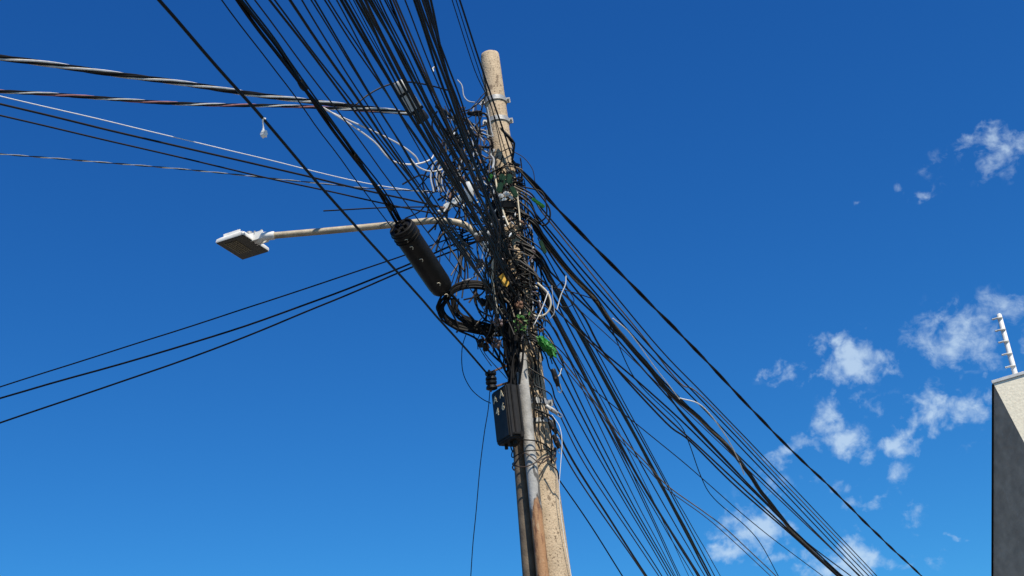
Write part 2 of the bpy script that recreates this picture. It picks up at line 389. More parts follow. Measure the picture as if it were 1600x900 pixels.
# conduits strapped to the front left of the pole
def conduit(name, xb, xt, yt, Y, r, material, label):
    pb, pt = U(xb, 900, Y), U(xt, yt, Y + .05)
    d = (pt - pb); base = pb - d * (pb.z / d.z)
    rt = root(name, base, label, 'pipe')
    bm = bmesh.new(); k = 30; tube(bm, [base.lerp(pt, i / k) for i in range(k + 1)], r, 22); link('pipe', bm, material, rt)
    return rt, base, pt
c1, b1, t1 = conduit('steel_conduit', 848, 813, 556, 9.80, .048, M['conduit'], 'grey galvanised conduit on the pole front, peeling and rusty orange low down')
bm = bmesh.new(); tube(bm, [t1 - Vector((0, 0, .05)), t1 - Vector((0, 0, .02)), t1 + Vector((0, 0, .01)), t1 + Vector((0, 0, .02))], [.051, .053, .050, .026], 22); link('end_collar', bm, M['conduit'], c1)
c2, b2, t2 = conduit('brown_pipe', 827, 797, 520, 9.93, .052, M['brown_pipe'], 'dark brown pipe running down the left side of the pole behind the number box')

# ------------------------------------------------------------------ number box on the pole
def q(x, y, Y): return U(x, y, Y)
E = U(790, 599, 9.60)                                # near vertical edge, top
nl = Vector((-math.sin(R(55)), -math.cos(R(55)), 0)) # normal of the lettered panel (faces left)
wl = Vector((-nl.y, nl.x, 0)) * -1                   # along the panel, from the near edge to the far left
if wl.x > 0: wl = -wl
fr = Vector((math.sin(R(28)), -math.cos(R(28)), 0)); wr = Vector((math.cos(R(28)), math.sin(R(28)), 0))
Hb, Wl, Wr = .45, .225, .105
dn = (-AX + Vector((-.0, -.0, 0))).normalized()
cab = root('junction_box', E + dn * Hb + wl * .1, 'dark weathered box lettered AA 46 hanging on the left of the pole', 'junction box')
T0 = E; T1 = E + wl * Wl; T2 = T1 - nl * .17 + wr * .02; T3 = E + wr * Wr
bm = bmesh.new(); hexa(bm, [p + dn * Hb for p in (T0, T1, T2, T3)] + [T0, T1, T2, T3])
bmesh.ops.bevel(bm, geom=list(bm.edges), offset=.012, segments=3, affect='EDGES')
link('cabinet_body', bm, M['cabinet'], cab)
bm = bmesh.new()                                     # raised lid panel with rounded border
cpan = E + wl * (Wl * .5) + dn * (Hb * .5) + nl * .004
box(bm, cpan, wl, nl, dn, Wl * .86, .012, Hb * .90, .005); link('lettered_panel', bm, M['cabinet'], cab)
bm = bmesh.new()                                     # ribs on the camera side
for f in (.42, .97): box(bm, E + wr * (Wr * f) + dn * (Hb * .48) + fr * .006, wr, fr, dn, .016, .022, Hb * .93, .005)
link('rib', bm, M['cabinet'], cab)
bm = bmesh.new(); box(bm, E + wr * .05 + dn * (Hb * .93) + fr * .014, wr, fr, dn, .075, .018, .02, .004)
box(bm, E + wr * .085 + dn * (Hb * .95) + fr * .016, wr, fr, dn, .03, .02, .05, .004); link('latch', bm, M['black2'], cab)
for f in (.2, .45, .8):
    bm = bmesh.new(); tube(bm, [E + wl * (Wl * f) + dn * Hb - nl * .06, E + wl * (Wl * f) + dn * (Hb + .035) - nl * .06], .014, 10)
    link('cable_gland', bm, M['black2'], cab)
def letters(txt, c, ax, ay, nrm, size, material, parent, name='lettering'):
    cu = bpy.data.curves.new('t', 'FONT'); cu.body = txt; cu.size = size; cu.extrude = .0012; cu.align_x = 'CENTER'; cu.align_y = 'CENTER'; cu.offset = .0012
    ob = bpy.data.objects.new('t', cu); COL.objects.link(ob)
    dg = bpy.context.evaluated_depsgraph_get(); me = bpy.data.meshes.new_from_object(ob.evaluated_get(dg))
    COL.objects.unlink(ob); bpy.data.objects.remove(ob)
    mt = Matrix((ax, ay, nrm)).transposed().to_4x4(); mt.translation = c
    me.transform(mt); bm = bmesh.new(); bm.from_mesh(me); bpy.data.meshes.remove(me)
    return link(name, bm, material, parent, False)
pl = E + nl * .0118
for ch, u, v in (('A', .70, .19), ('A', .27, .16), ('4', .64, .43), ('6', .25, .40)):
    letters(ch, pl + wl * (Wl * u) + dn * (Hb * v), -wl, -dn, nl, .082, M['paint'], cab)

# ------------------------------------------------------------------ spool insulator bracket above the box
sp = root('spool_bracket', U(772, 590, 9.70), 'black twin spool insulator bracket just above the lettered box', 'insulator')
bm = bmesh.new()
for (xa, ya, xb, yb) in ((800, 568, 766, 582), (800, 596, 768, 606)):
    a, b = U(xa, ya, 9.8), U(xb, yb, 9.66); a_, b_ = frame(b - a)
    box(bm, (a + b) / 2, (b - a).normalized(), a_, b_, (b - a).length, .035, .014, .002)
a, b = U(764, 578, 9.665), U(767, 612, 9.665); tube(bm, [a, b], .009, 8)
link('bracket_arm', bm, M['rust'], sp)
for y, x in ((588, 767), (602, 768)):
    c = U(x, y, 9.665); bm = bmesh.new(); d = (a - b).normalized()
    tube(bm, [c + d * k for k in (-.036, -.03, -.012, 0, .012, .03, .036)], [.03, .046, .044, .03, .044, .046, .03], 16); link('spool', bm, M['rubber'], sp)

# ------------------------------------------------------------------ street lamp
lamp = root('street_lamp', U(735, 352, 9.86), 'flat LED street lamp with white shell on a long tan arm left of the pole', 'street lamp')
AE = U(411, 369.5, 9.75)
apts = path3([(411, 369.5), (520, 360), (620, 350.5), (680, 345), (722, 350), (745, 368), (762, 392)], DY(411, 369.5, 9.75), DY(762, 392, 9.84), sub=8)
bm = bmesh.new(); tube(bm, apts, .029, 18); link('arm', bm, M['arm'], lamp)
hz = AE.z - .02
TL, TT, TRr, TB = [H(x, y, hz) for x, y in ((340.5, 381.5), (376.5, 364), (417.5, 390.5), (382, 407.5))]
ctr = (TL + TT + TRr + TB) / 4
ew = ((TRr - TT) + (TB - TL)).normalized(); el = ((TL - TT) + (TB - TRr)).normalized()   # along width, away from arm
el = (el - ew * el.dot(ew)).normalized()
Wd = ((TRr - TT).length + (TB - TL).length) / 2; Ln = ((TL - TT).length + (TB - TRr).length) / 2; up = Vector((0, 0, 1))
bm = bmesh.new()
rows = []
for (s, z) in ((1.0, 0), (1.02, .012), (1.0, .03), (.86, .052), (.55, .070)):
    rows.append([bm.verts.new(ctr + ew * (Wd / 2 * s * i) + el * (Ln / 2 * s * j) + up * z) for i, j in ((-1, -1), (1, -1), (1, 1), (-1, 1))])
for r0, r1 in zip(rows, rows[1:]):
    for j in range(4): bm.faces.new((r0[j], r0[(j + 1) % 4], r1[(j + 1) % 4], r1[j]))
bm.faces.new(rows[-1]); bm.faces.new(rows[0][::-1])
bmesh.ops.bevel(bm, geom=[e for e in bm.edges if abs((e.verts[0].co - e.verts[1].co).normalized().z) > .3], offset=.012, segments=2, affect='EDGES')
head = link('shell', bm, M['lampwhite'], lamp)
bm = bmesh.new(); box(bm, ctr - up * .003, ew, el, up, Wd * .97, Ln * .95, .008, .002); link('lens', bm, M['lens'], lamp)
bm = bmesh.new()
for j in range(6):
    for i in range(9): box(bm, ctr + el * (Ln * (-.10 + .075 * j)) + ew * (Wd * (-.34 + .064 * i)) - up * .009, ew, el, up, Wd * .05, Ln * .045, .006)
link('led_array', bm, M['led'], lamp)
bm = bmesh.new()
for i in range(7): box(bm, ctr + ew * (Wd * (-.36 + .12 * i)) + up * .072 + el * .01, ew, el, up, .008, Ln * .6, .04, .001)
link('heat_sink', bm, M['lampwhite'], lamp)
att = ctr - el * (Ln / 2); bm = bmesh.new()
tube(bm, [AE + (apts[3] - apts[0]).normalized() * .10, AE, AE.lerp(att, .45), att + el * .04 + up * .03], [.037, .040, .036, .028], 14)
for k in (-1, 1): box(bm, AE.lerp(att, .55) + ew * (.045 * k) + up * .02, el, ew, up, .13, .012, .075, .003)
link('knuckle', bm, M['lampwhite'], lamp)
for f, k in ((.2, 0), (.75, -1), (.75, 1)): 
    c = AE.lerp(att, f) + ew * (.05 * k) + up * .045; bm = bmesh.new(); tube(bm, [c, c + up * .03], .011, 6); link('bolt', bm, M['galv'], lamp)
bm = bmesh.new(); c = att + el * .07 + ew * .0 + up * .07; tube(bm, [c, c + up * .05], .03, 12); link('photocell', bm, M['galv'], lamp)

# ------------------------------------------------------------------ splice closure
CA, CB = U(627.5, 356, 8.95), U(694, 455, 9.52)
clo = root('splice_closure', CA.lerp(CB, .5), 'fat black cylindrical cable splice closure hanging under the cables', 'splice closure')
cd_ = (CB - CA).normalized(); LC = (CB - CA).length
bm = bmesh.new(); tube(bm, [CA + cd_ * (LC * f) for f in (0, .02, .1, .5, .86, .95, .985, 1)], [.098, .103, .100, .100, .098, .090, .074, .05], 30); link('body', bm, M['rubber'], clo)
for f in (.035, .10, .14):
    bm = bmesh.new(); c = CA + cd_ * (LC * f); a_, b_ = frame(cd_); k = 36
    tube(bm, [c + (a_ * math.cos(2 * math.pi * j / k) + b_ * math.sin(2 * math.pi * j / k)) * .103 for j in range(k + 1)], .006, 6); link('clamp_ring', bm, M['black2'], clo)
bm = bmesh.new(); c = CA - cd_ * .004; a_, b_ = frame(cd_); k = 36
tube(bm, [c + (a_ * math.cos(2 * math.pi * j / k) + b_ * math.sin(2 * math.pi * j / k)) * .092 for j in range(k + 1)], .011, 8); link('rim', bm, M['black2'], clo)
bm = bmesh.new()
for th, rr in ((0, .04), (1.3, .05), (2.6, .045), (3.9, .05), (5.2, .045)):
    c = CA + (a_ * math.cos(th) + b_ * math.sin(th)) * rr; tube(bm, [c + cd_ * .01, c - cd_ * .028], .017, 10)
link('cable_port', bm, M['black2'], clo)
view = (CAM - CA.lerp(CB, .5)).normalized(); side = cd_.cross(view).normalized(); face = side.cross(cd_).normalized()
if face.dot(view) < 0: face = -face
for (x, y) in ((629, 369), (637, 380), (652, 399), (679, 436), (691, 453.5)):
    # seat each pale clip on the closure's skin
    rr = ray(x, y).normalized(); best = None
    w0 = CAM - CA; b_d = rr.dot(cd_); den = 1 - b_d * b_d; tt = (w0.dot(cd_) - b_d * w0.dot(rr)) / den; 
    pa = CA + cd_ * tt; pr = CAM + rr * ((b_d * w0.dot(cd_) - w0.dot(rr)) / den)
    off = (pr - pa).dot(side); off = max(-.09, min(.09, off)); c = pa + side * off + face * (math.sqrt(.1 ** 2 - off ** 2) + .002)
    bm = bmesh.new(); pts = [c + (cd_ * math.cos(t) + side * -math.sin(t)) * .016 + face * .004 for t in [R(20 + 25 * k) for k in range(8)]]
    tube(bm, pts, .0035, 6); link('clip', bm, M['cream'], clo)

# ------------------------------------------------------------------ overhead cables: the fan going up and left
ORD = ['first', 'second', 'third', 'fourth', 'fifth', 'sixth', 'seventh', 'eighth', 'ninth', 'tenth', 'eleventh', 'twelfth', 'thirteenth', 'fourteenth', 'fifteenth', 'sixteenth', 'seventeenth',
       'eighteenth', 'nineteenth', 'twentieth', 'twenty-first', 'twenty-second', 'twenty-third', 'twenty-fourth', 'twenty-fifth', 'twenty-sixth', 'twenty-seventh', 'twenty-eighth', 'twenty-ninth', 'thirtieth',
       'thirty-first', 'thirty-second', 'thirty-third', 'thirty-fourth', 'thirty-fifth', 'thirty-sixth', 'thirty-seventh', 'thirty-eighth', 'thirty-ninth', 'fortieth', 'forty-first', 'forty-second', 'forty-third', 'forty-fourth', 'forty-fifth', 'forty-sixth']
def topspan(img, px, material, name, label, Yp=9.75, drop=.15, ext=6, group='cables fanning overhead to the upper left', amp=.008):
    """img runs from the top edge of the photo to the pole"""
    x1, y1 = img[-1]; d1 = DY(x1, y1, Yp); z1 = P(x1, y1, d1).z
    d0 = DZ(img[0][0], img[0][1], z1 - drop)
    pts = path3(img, d0, d1, ext0=ext)
    return cable(name, pts, rpx(px, (d0 * .8 + d1 * .2)), M[material], label, 'cable', group, amp)
topspan([(248, -1), (373, 142), (411, 186), (528, 322), (640, 446), (765, 588)], 5.2, 'black', 'overhead_cable', 'lone thick black cable farthest left overhead, ending at the spool bracket', 9.68)
topspan([(347, 0), (432, 112), (520, 232), (590, 326), (625, 372)], 2.2, 'black', 'overhead_cable', 'hair-thin black cable just left of the lashed double cable overhead', 9.2)
# the lashed double cable that enters the closure
cp = path3([(374, 0), (457, 112), (533, 215), (600, 308), (622, 346)], DZ(374, 0, P(622, 346, DY(622, 346, 8.96)).z - .1), DY(622, 346, 8.96), ext0=5, sub=10)
twisted('lashed_cable', wobble(cp, .01, 3), .0125, .0135, 2.6, ['black', 'black'], 'thick lashed double black cable running overhead into the splice closure', 'cable', 'cables fanning overhead to the upper left')
for f, lb in ((.26, 'uppermost'), (.55, 'middle'), (.80, 'lowest')):
    i = int(len(cp) * (.12 + .88 * f)); c = cp[i]; d = (cp[i + 1] - cp[i - 1]).normalized(); bm = bmesh.new(); tube(bm, [c - d * .05, c - d * .035, c, c + d * .035, c + d * .05], [.018, .022, .025, .022, .018], 8)
    link('cable_tie', bm, M['black2'], None, True, f'black knot of binding on the lashed double cable overhead, {lb} of three', 'cable tie', 'bindings on the lashed double cable', origin=c)
topspan([(384, 0), (396, 16), (430, 60), (462, 108), (538, 214), (606, 306), (628, 345)], 3.0, 'black', 'overhead_cable', 'single black cable hugging the lashed double cable down to the splice closure', 8.98, amp=.012)
fan = [(397, 2.5), (420, 4), (428, 3), (453, 4.6), (471, 2.6), (487, 3), (492, 3), (506, 3.1), (512, 2.6), (523, 2.6), (533, 5.2), (538.5, 5), (546, 2.5), (551, 2.2), (556, 4), (560, 4.6), (565, 3.6),
       (570, 5), (575, 4.6), (579, 4.4), (584, 3.2), (588, 2.6), (594, 2.6), (600, 2.6), (604, 2.2), (609, 4), (613, 4, 'brown'), (617, 3), (634, 2.2), (647, 5), (651, 5.2), (655, 4), (659, 4.4), (663.5, 3.4), (668, 5), (672, 4.6)]
for i, w in enumerate(fan):
    x0, px = w[:2]; mt = w[2] if len(w) > 2 else rng.choice(['black', 'black', 'black2', 'black2', 'faded'])
    t = (x0 - 397) / 275; x1 = 748 + 19 * t + rng.uniform(-13, 9); y1 = 462 - 185 * t + rng.uniform(-26, 26)
    bend = rng.uniform(-4.5, 4.5) - 4 * t
    img = [(x0, -1), (x0 + (x1 - x0) * .33 + bend * .8, y1 * .33), (x0 + (x1 - x0) * .66 + bend, y1 * .66), (x1, y1)]
    k = rng.random(); sl = (x1 - x0) / y1
    if rng.random() < .4: img += [(x1 + 40 * sl + rng.uniform(-3, 3), y1 + 40), (x1 + 90 * sl + rng.uniform(-10, 6), y1 + 90 + 20 * k)]
    else: img += [(x1 + 8 + 10 * k, y1 + 24 + 16 * k), (x1 + rng.uniform(-4, 26), y1 + 52 + 30 * k), (x1 + rng.uniform(0, 46), y1 + 84 + 60 * k)]
    topspan(img, px * (.90 if px > 3.4 else .92) * rng.uniform(.8, 1.12), mt, 'overhead_cable', f'{"brown" if mt == "brown" else "black"} cable in the overhead fan, {ORD[i]} from the left right of the lashed pair', 9.66 + .14 * rng.random(), .1 + .2 * rng.random(), amp=.010)
for i, (x0, px, xm, x1) in enumerate(((706, 1.6, 742, 800), (712, 1.6, 748, 792), (718, 3.0, 752, 809))):
    topspan([(x0, -1), (xm, 104 if i == 2 else 110), (774 if i == 2 else 768, 168), (x1, 272)], px, 'black', 'overhead_cable', ['hairline black cable crossing the pole top, left one of the thin pair', 'hairline black cable crossing the pole top, right one of the thin pair', 'black cable crossing in front of the pole top, rightmost cable overhead'][i], 9.78, .0, group='cables crossing the pole top', amp=.004)

# ------------------------------------------------------------------ cables leaving to the left
def leftspan(img, px, material, name, label, dl, Yp=9.75, amp=.005, ext=5, tw=None):
    d1 = DY(*img[-1], Yp); pts = path3(img, dl, d1, ext0=ext, sub=8)
    if tw: return twisted(name, wobble(pts, amp, SEED[0]), tw[0], tw[1], tw[2], tw[3], label, 'cable', 'cables leaving to the left')
    return cable(name, pts, rpx(px, (dl + d1) / 2), M[material], label, 'cable', 'cables leaving to the left', amp)
leftspan([(-4, 90), (100, 104), (200, 118), (300, 132), (400, 148), (500, 160), (600, 172), (642, 178)], 0, '', 'service_cable', 'thick twisted black and silver service cable, upper one on the left', 8.6, tw=(.0085, .0135, 1.05, ['alu', 'black', 'black2', 'alu', 'black']))
leftspan([(-4, 143), (150, 152), (250, 160), (350, 164), (480, 167), (640, 177)], 0, '', 'service_cable', 'twisted service cable with a reddish strand, lower one on the left', 9.6, tw=(.0065, .0095, .66, ['alu', 'black', 'black2', 'red', 'black']))
leftspan([(-4, 149), (200, 197), (400, 245), (560, 284), (670, 302)], 1.5, 'white', 'service_cable', 'thin white cable sloping gently down from the left to the tangle', 9.0)
leftspan([(-4, 162), (200, 210), (400, 257), (600, 304), (700, 326)], 3.2, 'black2', 'service_cable', 'black cable on the left just below the thin white cable', 9.0)
leftspan([(-4, 180), (200, 227), (400, 274), (600, 318), (700, 338)], 2.6, 'black2', 'service_cable', 'thin black cable on the left, second below the thin white cable', 9.2)
leftspan([(-4, 241), (200, 257), (400, 276), (560, 293), (690, 300)], 0, '', 'service_cable', 'thin grey twisted cable on the left crossing the black cables', 9.4, tw=(.0034, .0034, .30, ['grey', 'black']))
leftspan([(-4, 606), (300, 509), (500, 443), (640, 396), (740, 358)], 2.2, 'black', 'service_cable', 'black cable below the street lamp, topmost of the three', 11.5, 9.9)
leftspan([(-4, 623), (300, 536), (500, 468), (650, 408), (745, 366)], 3.0, 'black', 'service_cable', 'black cable below the street lamp, middle of the three', 11.0, 9.9)
leftspan([(-4, 662), (300, 558), (500, 478), (648, 416), (760, 372)], 2.8, 'black', 'service_cable', 'black cable below the street lamp, lowest of the three', 10.8, 9.9)
cable('cable_stub', path3([(505, 329.5), (580, 326), (650, 324), (720, 322)], DY(505, 329, 9.5), DY(720, 322, 9.8)), .006, M['black'], 'short black cable stub jutting left above the lamp arm', 'cable')

# ------------------------------------------------------------------ cables leaving to the lower right
def cx(y): return 764.5 + (y - 80) * 100 / 820
RG = 'cables leaving to the lower right'
def rightspan(img, px, material, label, Yp=9.85, drop=1.2, ext=10, name='span_cable', tw=None, amp=.006, sub=6, freq=.7):
    d0 = DY(*img[0], Yp); z0 = P(*img[0], d0).z; d1 = DZ(*img[-1], z0 - drop)
    pts = path3(img, d0, d1, ext1=ext, sub=sub)
    if name in ('span_cable', 'lashed_cable'):        # the tail that runs back into the tangle on the pole
        x, y = img[0]; ys = y - rng.uniform(26, 60); hook = [U(cx(ys) + rng.uniform(2, 16), ys, 9.80), U((cx(ys) + 14 + x) / 2 + 5, (ys + y) / 2 - 2, 9.79)]
        pts = smooth_path(hook + [pts[0], pts[1]], 5)[:-6] + pts
    if tw: return twisted(name, wobble(pts, amp, SEED[0]), tw[0], tw[1], tw[2], tw[3], label, 'cable', RG)
    return cable(name, pts, rpx(px * .76, d0 * .62 + d1 * .38), M[material], label, 'cable', RG, amp, freq=freq)
rightspan([(800, 252), (837, 290), (913, 370), (1000, 458), (1100, 560), (1156, 620), (1234, 701), (1293, 757), (1374, 838), (1441, 901)], 0, '', 'twisted double black cable, outermost on the upper right', drop=1.9, tw=(.010, .010, 1.5, ['black', 'black']), amp=.004)
A = [([(842, 320), (930, 425), (1033, 547), (1105, 622), (1235, 757), (1371, 901)], 2.6, 'black2', 'thin black cable, nearest below the outermost twisted double cable'),
     ([(846, 330), (925, 428), (1000, 520), (1062, 598), (1099, 622), (1228, 757), (1365, 901)], 2.6, 'tan', 'thin pale grey-tan cable among the parallel cables at right'),
     ([(838, 335), (925, 440), (1020, 546), (1093, 622), (1221, 757), (1358, 901)], 3.0, 'black', 'third black cable inward from the outermost twisted one at right'),
     ([(842, 345), (920, 445), (1010, 548), (1087, 626), (1213, 757), (1350, 901)], 3.0, 'black', 'fourth black cable inward from the outermost twisted one at right'),
     ([(846, 362), (900, 434), (1000, 556), (1080, 640), (1200, 757), (1343, 901)], 3.4, 'black', 'fifth black cable inward from the outermost twisted one at right'),
     ([(835, 360), (890, 440), (990, 560), (1075, 655), (1150, 735), (1240, 830), (1330, 901)], 3.2, 'black', 'black cable running just above the lashed bundle with the white cord'),
     ([(860, 425), (915, 478), (945, 505), (1010, 565), (1060, 640), (1120, 705), (1237, 826), (1305, 890), (1318, 901)], 3.6, 'black', 'black cable running just below the lashed bundle, upper of two'),
     ([(858, 440), (908, 488), (950, 560), (1040, 660), (1079, 690), (1150, 760), (1237, 836), (1290, 884), (1312, 904)], 3.8, 'black2', 'black cable running just below the lashed bundle, lower of two'),
     ([(868, 470), (925, 534), (990, 590), (1062, 655), (1120, 712), (1200, 790)], 3.6, 'black', 'black cable splitting off the steep cables toward the lashed bundle, upper one'),
     ([(864, 480), (922, 536), (980, 592), (1040, 650), (1100, 705), (1180, 780)], 3.6, 'black2', 'black cable splitting off the steep cables toward the lashed bundle, lower one'),
     ([(860, 440), (897, 476), (970, 542), (1047, 618), (1080, 650)], 1.8, 'black2', 'hair-thin slack cable between the steep cables and the lashed bundle'),
     ([(935, 470), (958, 520), (985, 580), (1010, 612), (1060, 660), (1076, 690), (1095, 744), (1115, 778), (1165, 822), (1190, 852), (1217, 901)], 2.0, 'black', 'thin kinked cable dropping from the lashed bundle in loose bends'),
     ([(880, 552), (925, 606), (997, 665), (1060, 716), (1100, 750), (1200, 836), (1287, 901)], 2.0, 'black2', 'thin black cable crossing over the steep cables, upper crossing one'),
     ([(878, 562), (925, 622), (970, 682), (1010, 724), (1042, 758), (1100, 800), (1140, 832), (1213, 901)], 2.6, 'tan', 'dusty tan cable crossing over the steep cables, upper of a pair'),
     ([(874, 566), (922, 624), (968, 686), (1008, 728), (1042, 764), (1100, 806), (1138, 838), (1205, 901)], 2.0, 'brown', 'dusty brown cable crossing over the steep cables, lower of a pair')]
for img, px, mt, lb in A: rightspan(img, px, mt, lb, 9.80 + .12 * rng.random(), 1.7 if img[0][1] < 500 else 1.0)
rightspan([(848, 372), (890, 425), (925, 462), (960, 510), (1010, 570), (1045, 612), (1100, 660), (1153, 716), (1200, 782), (1260, 854), (1313, 901)], 0, '', 'thick lashed bundle of black and tan cables in the right-hand fan', drop=1.7, tw=(.0105, .0155, 3.2, ['black', 'black', 'tan', 'black2', 'black']), name='lashed_cable', amp=.012)
rightspan([(958, 497), (985, 521), (1022, 572), (1062, 624)], 2.0, 'white', 'loose white cord lashed along the thick right-hand bundle, upper length', drop=.35, ext=0, amp=.004, name='cord', Yp=10.9)
rightspan([(1062, 622), (1096, 634), (1130, 675), (1152, 715), (1163, 742)], 2.4, 'white', 'loose white cord lashed along the thick right-hand bundle, lower length', drop=.35, ext=0, amp=.004, name='cord', Yp=12.4)
B = [((874, 750), (920, 817), 973, 2.8), ((868, 668), (908, 741), 1011, 4.4), ((866, 676), (901, 744), 1009, 3.0), ((866, 632), (923, 740), 1030, 2.6), ((867, 622), (931, 740), 1035, 2.8), ((858, 575), (950, 740), 1045, 2.6),
     ((864, 560), (956, 740), 1049, 3.2), ((868, 545), (963, 740), 1053, 2.8), ((866, 515), (984, 740), 1060, 2.6), ((872, 500), (988, 740), 1063, 2.4), ((862, 480), (1000, 740), 1077, 1.8), ((848, 462), (994, 740), 1091, 5.2),
     ((846, 452), (997, 744), 1094, 4.2), ((852, 440), (1010, 740), 1102, 2.8), ((848, 418), (1022, 738), 1107, 5.0), ((844, 405), (1026, 742), 1111, 5.4), ((856, 425), (1032, 740), 1117, 3.0), ((862, 415), (1036, 742), 1126, 2.2),
     ((870, 520), (972, 740), 1056, 2.2), ((846, 480), (990, 742), 1084, 2.4)]
for i, (s, mpt, xe, px) in enumerate(sorted(B, key=lambda b: b[2])):
    mid2 = ((s[0] + mpt[0]) / 2 + rng.uniform(0, 4) + 3, (s[1] + mpt[1]) / 2)
    m3 = ((mpt[0] + xe) / 2 - 2, (mpt[1] + 901) / 2)
    rightspan([s, mpt, (xe, 901)], px, rng.choice(['black', 'black', 'black2', 'faded']), f'steep black cable right of the pole, {ORD[i]} from the left at the bottom edge', 9.78 + .14 * rng.random(), .7, amp=.007, sub=14)

# ------------------------------------------------------------------ tangle round the pole
def img_cable(name, img, Y0, Y1, px, material, label, cat='cable', group=None, amp=.006, sub=8, Ym=None):
    ls = [0]
    for a, b in zip(img, img[1:]): ls.append(ls[-1] + math.hypot(b[0] - a[0], b[1] - a[1]))
    pts = [U(x, y, Y0 + (Y1 - Y0) * l / ls[-1] - (Ym or 0) * math.sin(math.pi * l / ls[-1])) for (x, y), l in zip(img, ls)]
    pts = smooth_path(pts, sub); d = (pts[0] - CAM).length * .94
    return cable(name, pts, rpx(px, d), M[material], label, cat, group, amp)
COLS = ['black'] * 9 + ['black2'] * 6 + ['brown'] * 2 + ['grey', 'tan']
CN = {'black': 'black', 'faded': 'faded black', 'black2': 'weathered black', 'brown': 'brown', 'grey': 'grey', 'tan': 'dusty tan', 'white': 'white', 'cream': 'cream', 'red': 'reddish'}
def zone(y): return 'above the lamp arm' if y < 330 else ('between lamp arm and yellow tag' if y < 430 else ('below the yellow tag' if y < 510 else 'just above the lettered box'))
def cx(y): return 764.5 + (y - 80) * 100 / 820
for i in range(70):                                   # strands hanging down along the pole
    y0 = rng.uniform(255, 430); y1 = y0 + rng.uniform(70, 230); y1 = min(y1, 575); k = 5
    th = rng.uniform(R(-110), R(75))
    if y0 < 375 and R(-8) < th < R(55): th -= R(70)
    off = rng.uniform(.012, .11); pts = []
    for j in range(k):
        y = y0 + (y1 - y0) * j / (k - 1); pts.append(pole_pt(th + rng.uniform(-.35, .35), zy(y), max(.012, off + rng.uniform(-.03, .03))))
    mt = rng.choice(COLS); sp_ = smooth_path(pts, 6)
    cable('tangled_cable', sp_, rng.uniform(.0038, .0075), M[mt], f'{CN[mt]} cable strand hanging down the pole {zone(y0)}', 'cable', f'{CN[mt]} strands down the pole {zone(y0)}', .02, 6, 4)
for i in range(82):                                   # loops and wraps
    y0 = rng.choice([rng.uniform(270, 330), rng.uniform(330, 520), rng.uniform(400, 545)]); z0 = zy(y0); k = rng.randint(5, 8)
    th0 = rng.uniform(R(-150), R(10)); sw = min(rng.uniform(R(90), R(230)), R(105) - th0); off = rng.uniform(.02, .12); dz = rng.uniform(-.28, .28); sag = rng.uniform(-.12, .05); pts = []
    for j in range(k):
        f = j / (k - 1); pts.append(pole_pt(th0 + sw * f, z0 + dz * f + sag * math.sin(math.pi * f) + rng.uniform(-.03, .03), max(.012, (off + rng.uniform(-.015, .05)) * (.25 + .75 * math.sin(math.pi * f)) * (.6 if th0 + sw * f > R(50) else 1))))
    mt = rng.choice(COLS)
    cable('tangled_cable', smooth_path(pts, 7), rng.uniform(.0035, .0075), M[mt], f'{CN[mt]} cable looped round the pole {zone(y0)}', 'cable', f'{CN[mt]} loops round the pole {zone(y0)}', .015, 6, 3)
for i in range(70):                                   # jumble left of the pole, under the fan
    x0, y0 = rng.uniform(682, 752), rng.uniform(165, 345); k = rng.randint(3, 5); x, y = x0, y0; img = [(x, y)]
    a = rng.choice([rng.uniform(.4, 1.6), rng.uniform(-.6, .5), rng.uniform(1.2, 2.0)])
    for j in range(k):
        a += rng.uniform(-.7, .7); s = rng.uniform(14, 34); x += math.cos(a) * s; x = min(x, 768 + (y - 200) * .1 - 2 * j); y += math.sin(a) * s; img.append((x, y))
    mt = rng.choice(COLS + ['grey'])
    img_cable('jumper_cable', img, 9.75 + rng.uniform(-.12, .15), 9.72 + rng.uniform(-.1, .15), rng.uniform(1.6, 3.6), mt, f'short {CN[mt]} jumper cable tangled left of the upper pole', 'cable', f'short {CN[mt]} jumpers left of the upper pole', .012)
for i in range(30):                                   # criss-cross between closure and pole
    x0, y0 = rng.uniform(672, 735), rng.uniform(335, 385); x0 = max(x0, 676 + (y0 - 335) * .9); a = rng.choice([R(rng.uniform(85, 110)), R(rng.uniform(45, 60)), R(rng.uniform(-25, 10)), R(rng.uniform(70, 95))]); s = rng.uniform(45, 85)
    img = [(x0, y0), (x0 + math.cos(a) * s * .5 + rng.uniform(-6, 6), y0 + math.sin(a) * s * .5), (x0 + math.cos(a) * s, y0 + math.sin(a) * s)]
    mt = rng.choice(['black', 'black', 'black2', 'brown'])
    img_cable('jumper_cable', img, 9.85, 9.75, rng.uniform(1.4, 2.8), mt, f'short {CN[mt]} jumper cable crossing the gap between splice closure and pole', 'cable', f'short {CN[mt]} jumpers between closure and pole', .006)

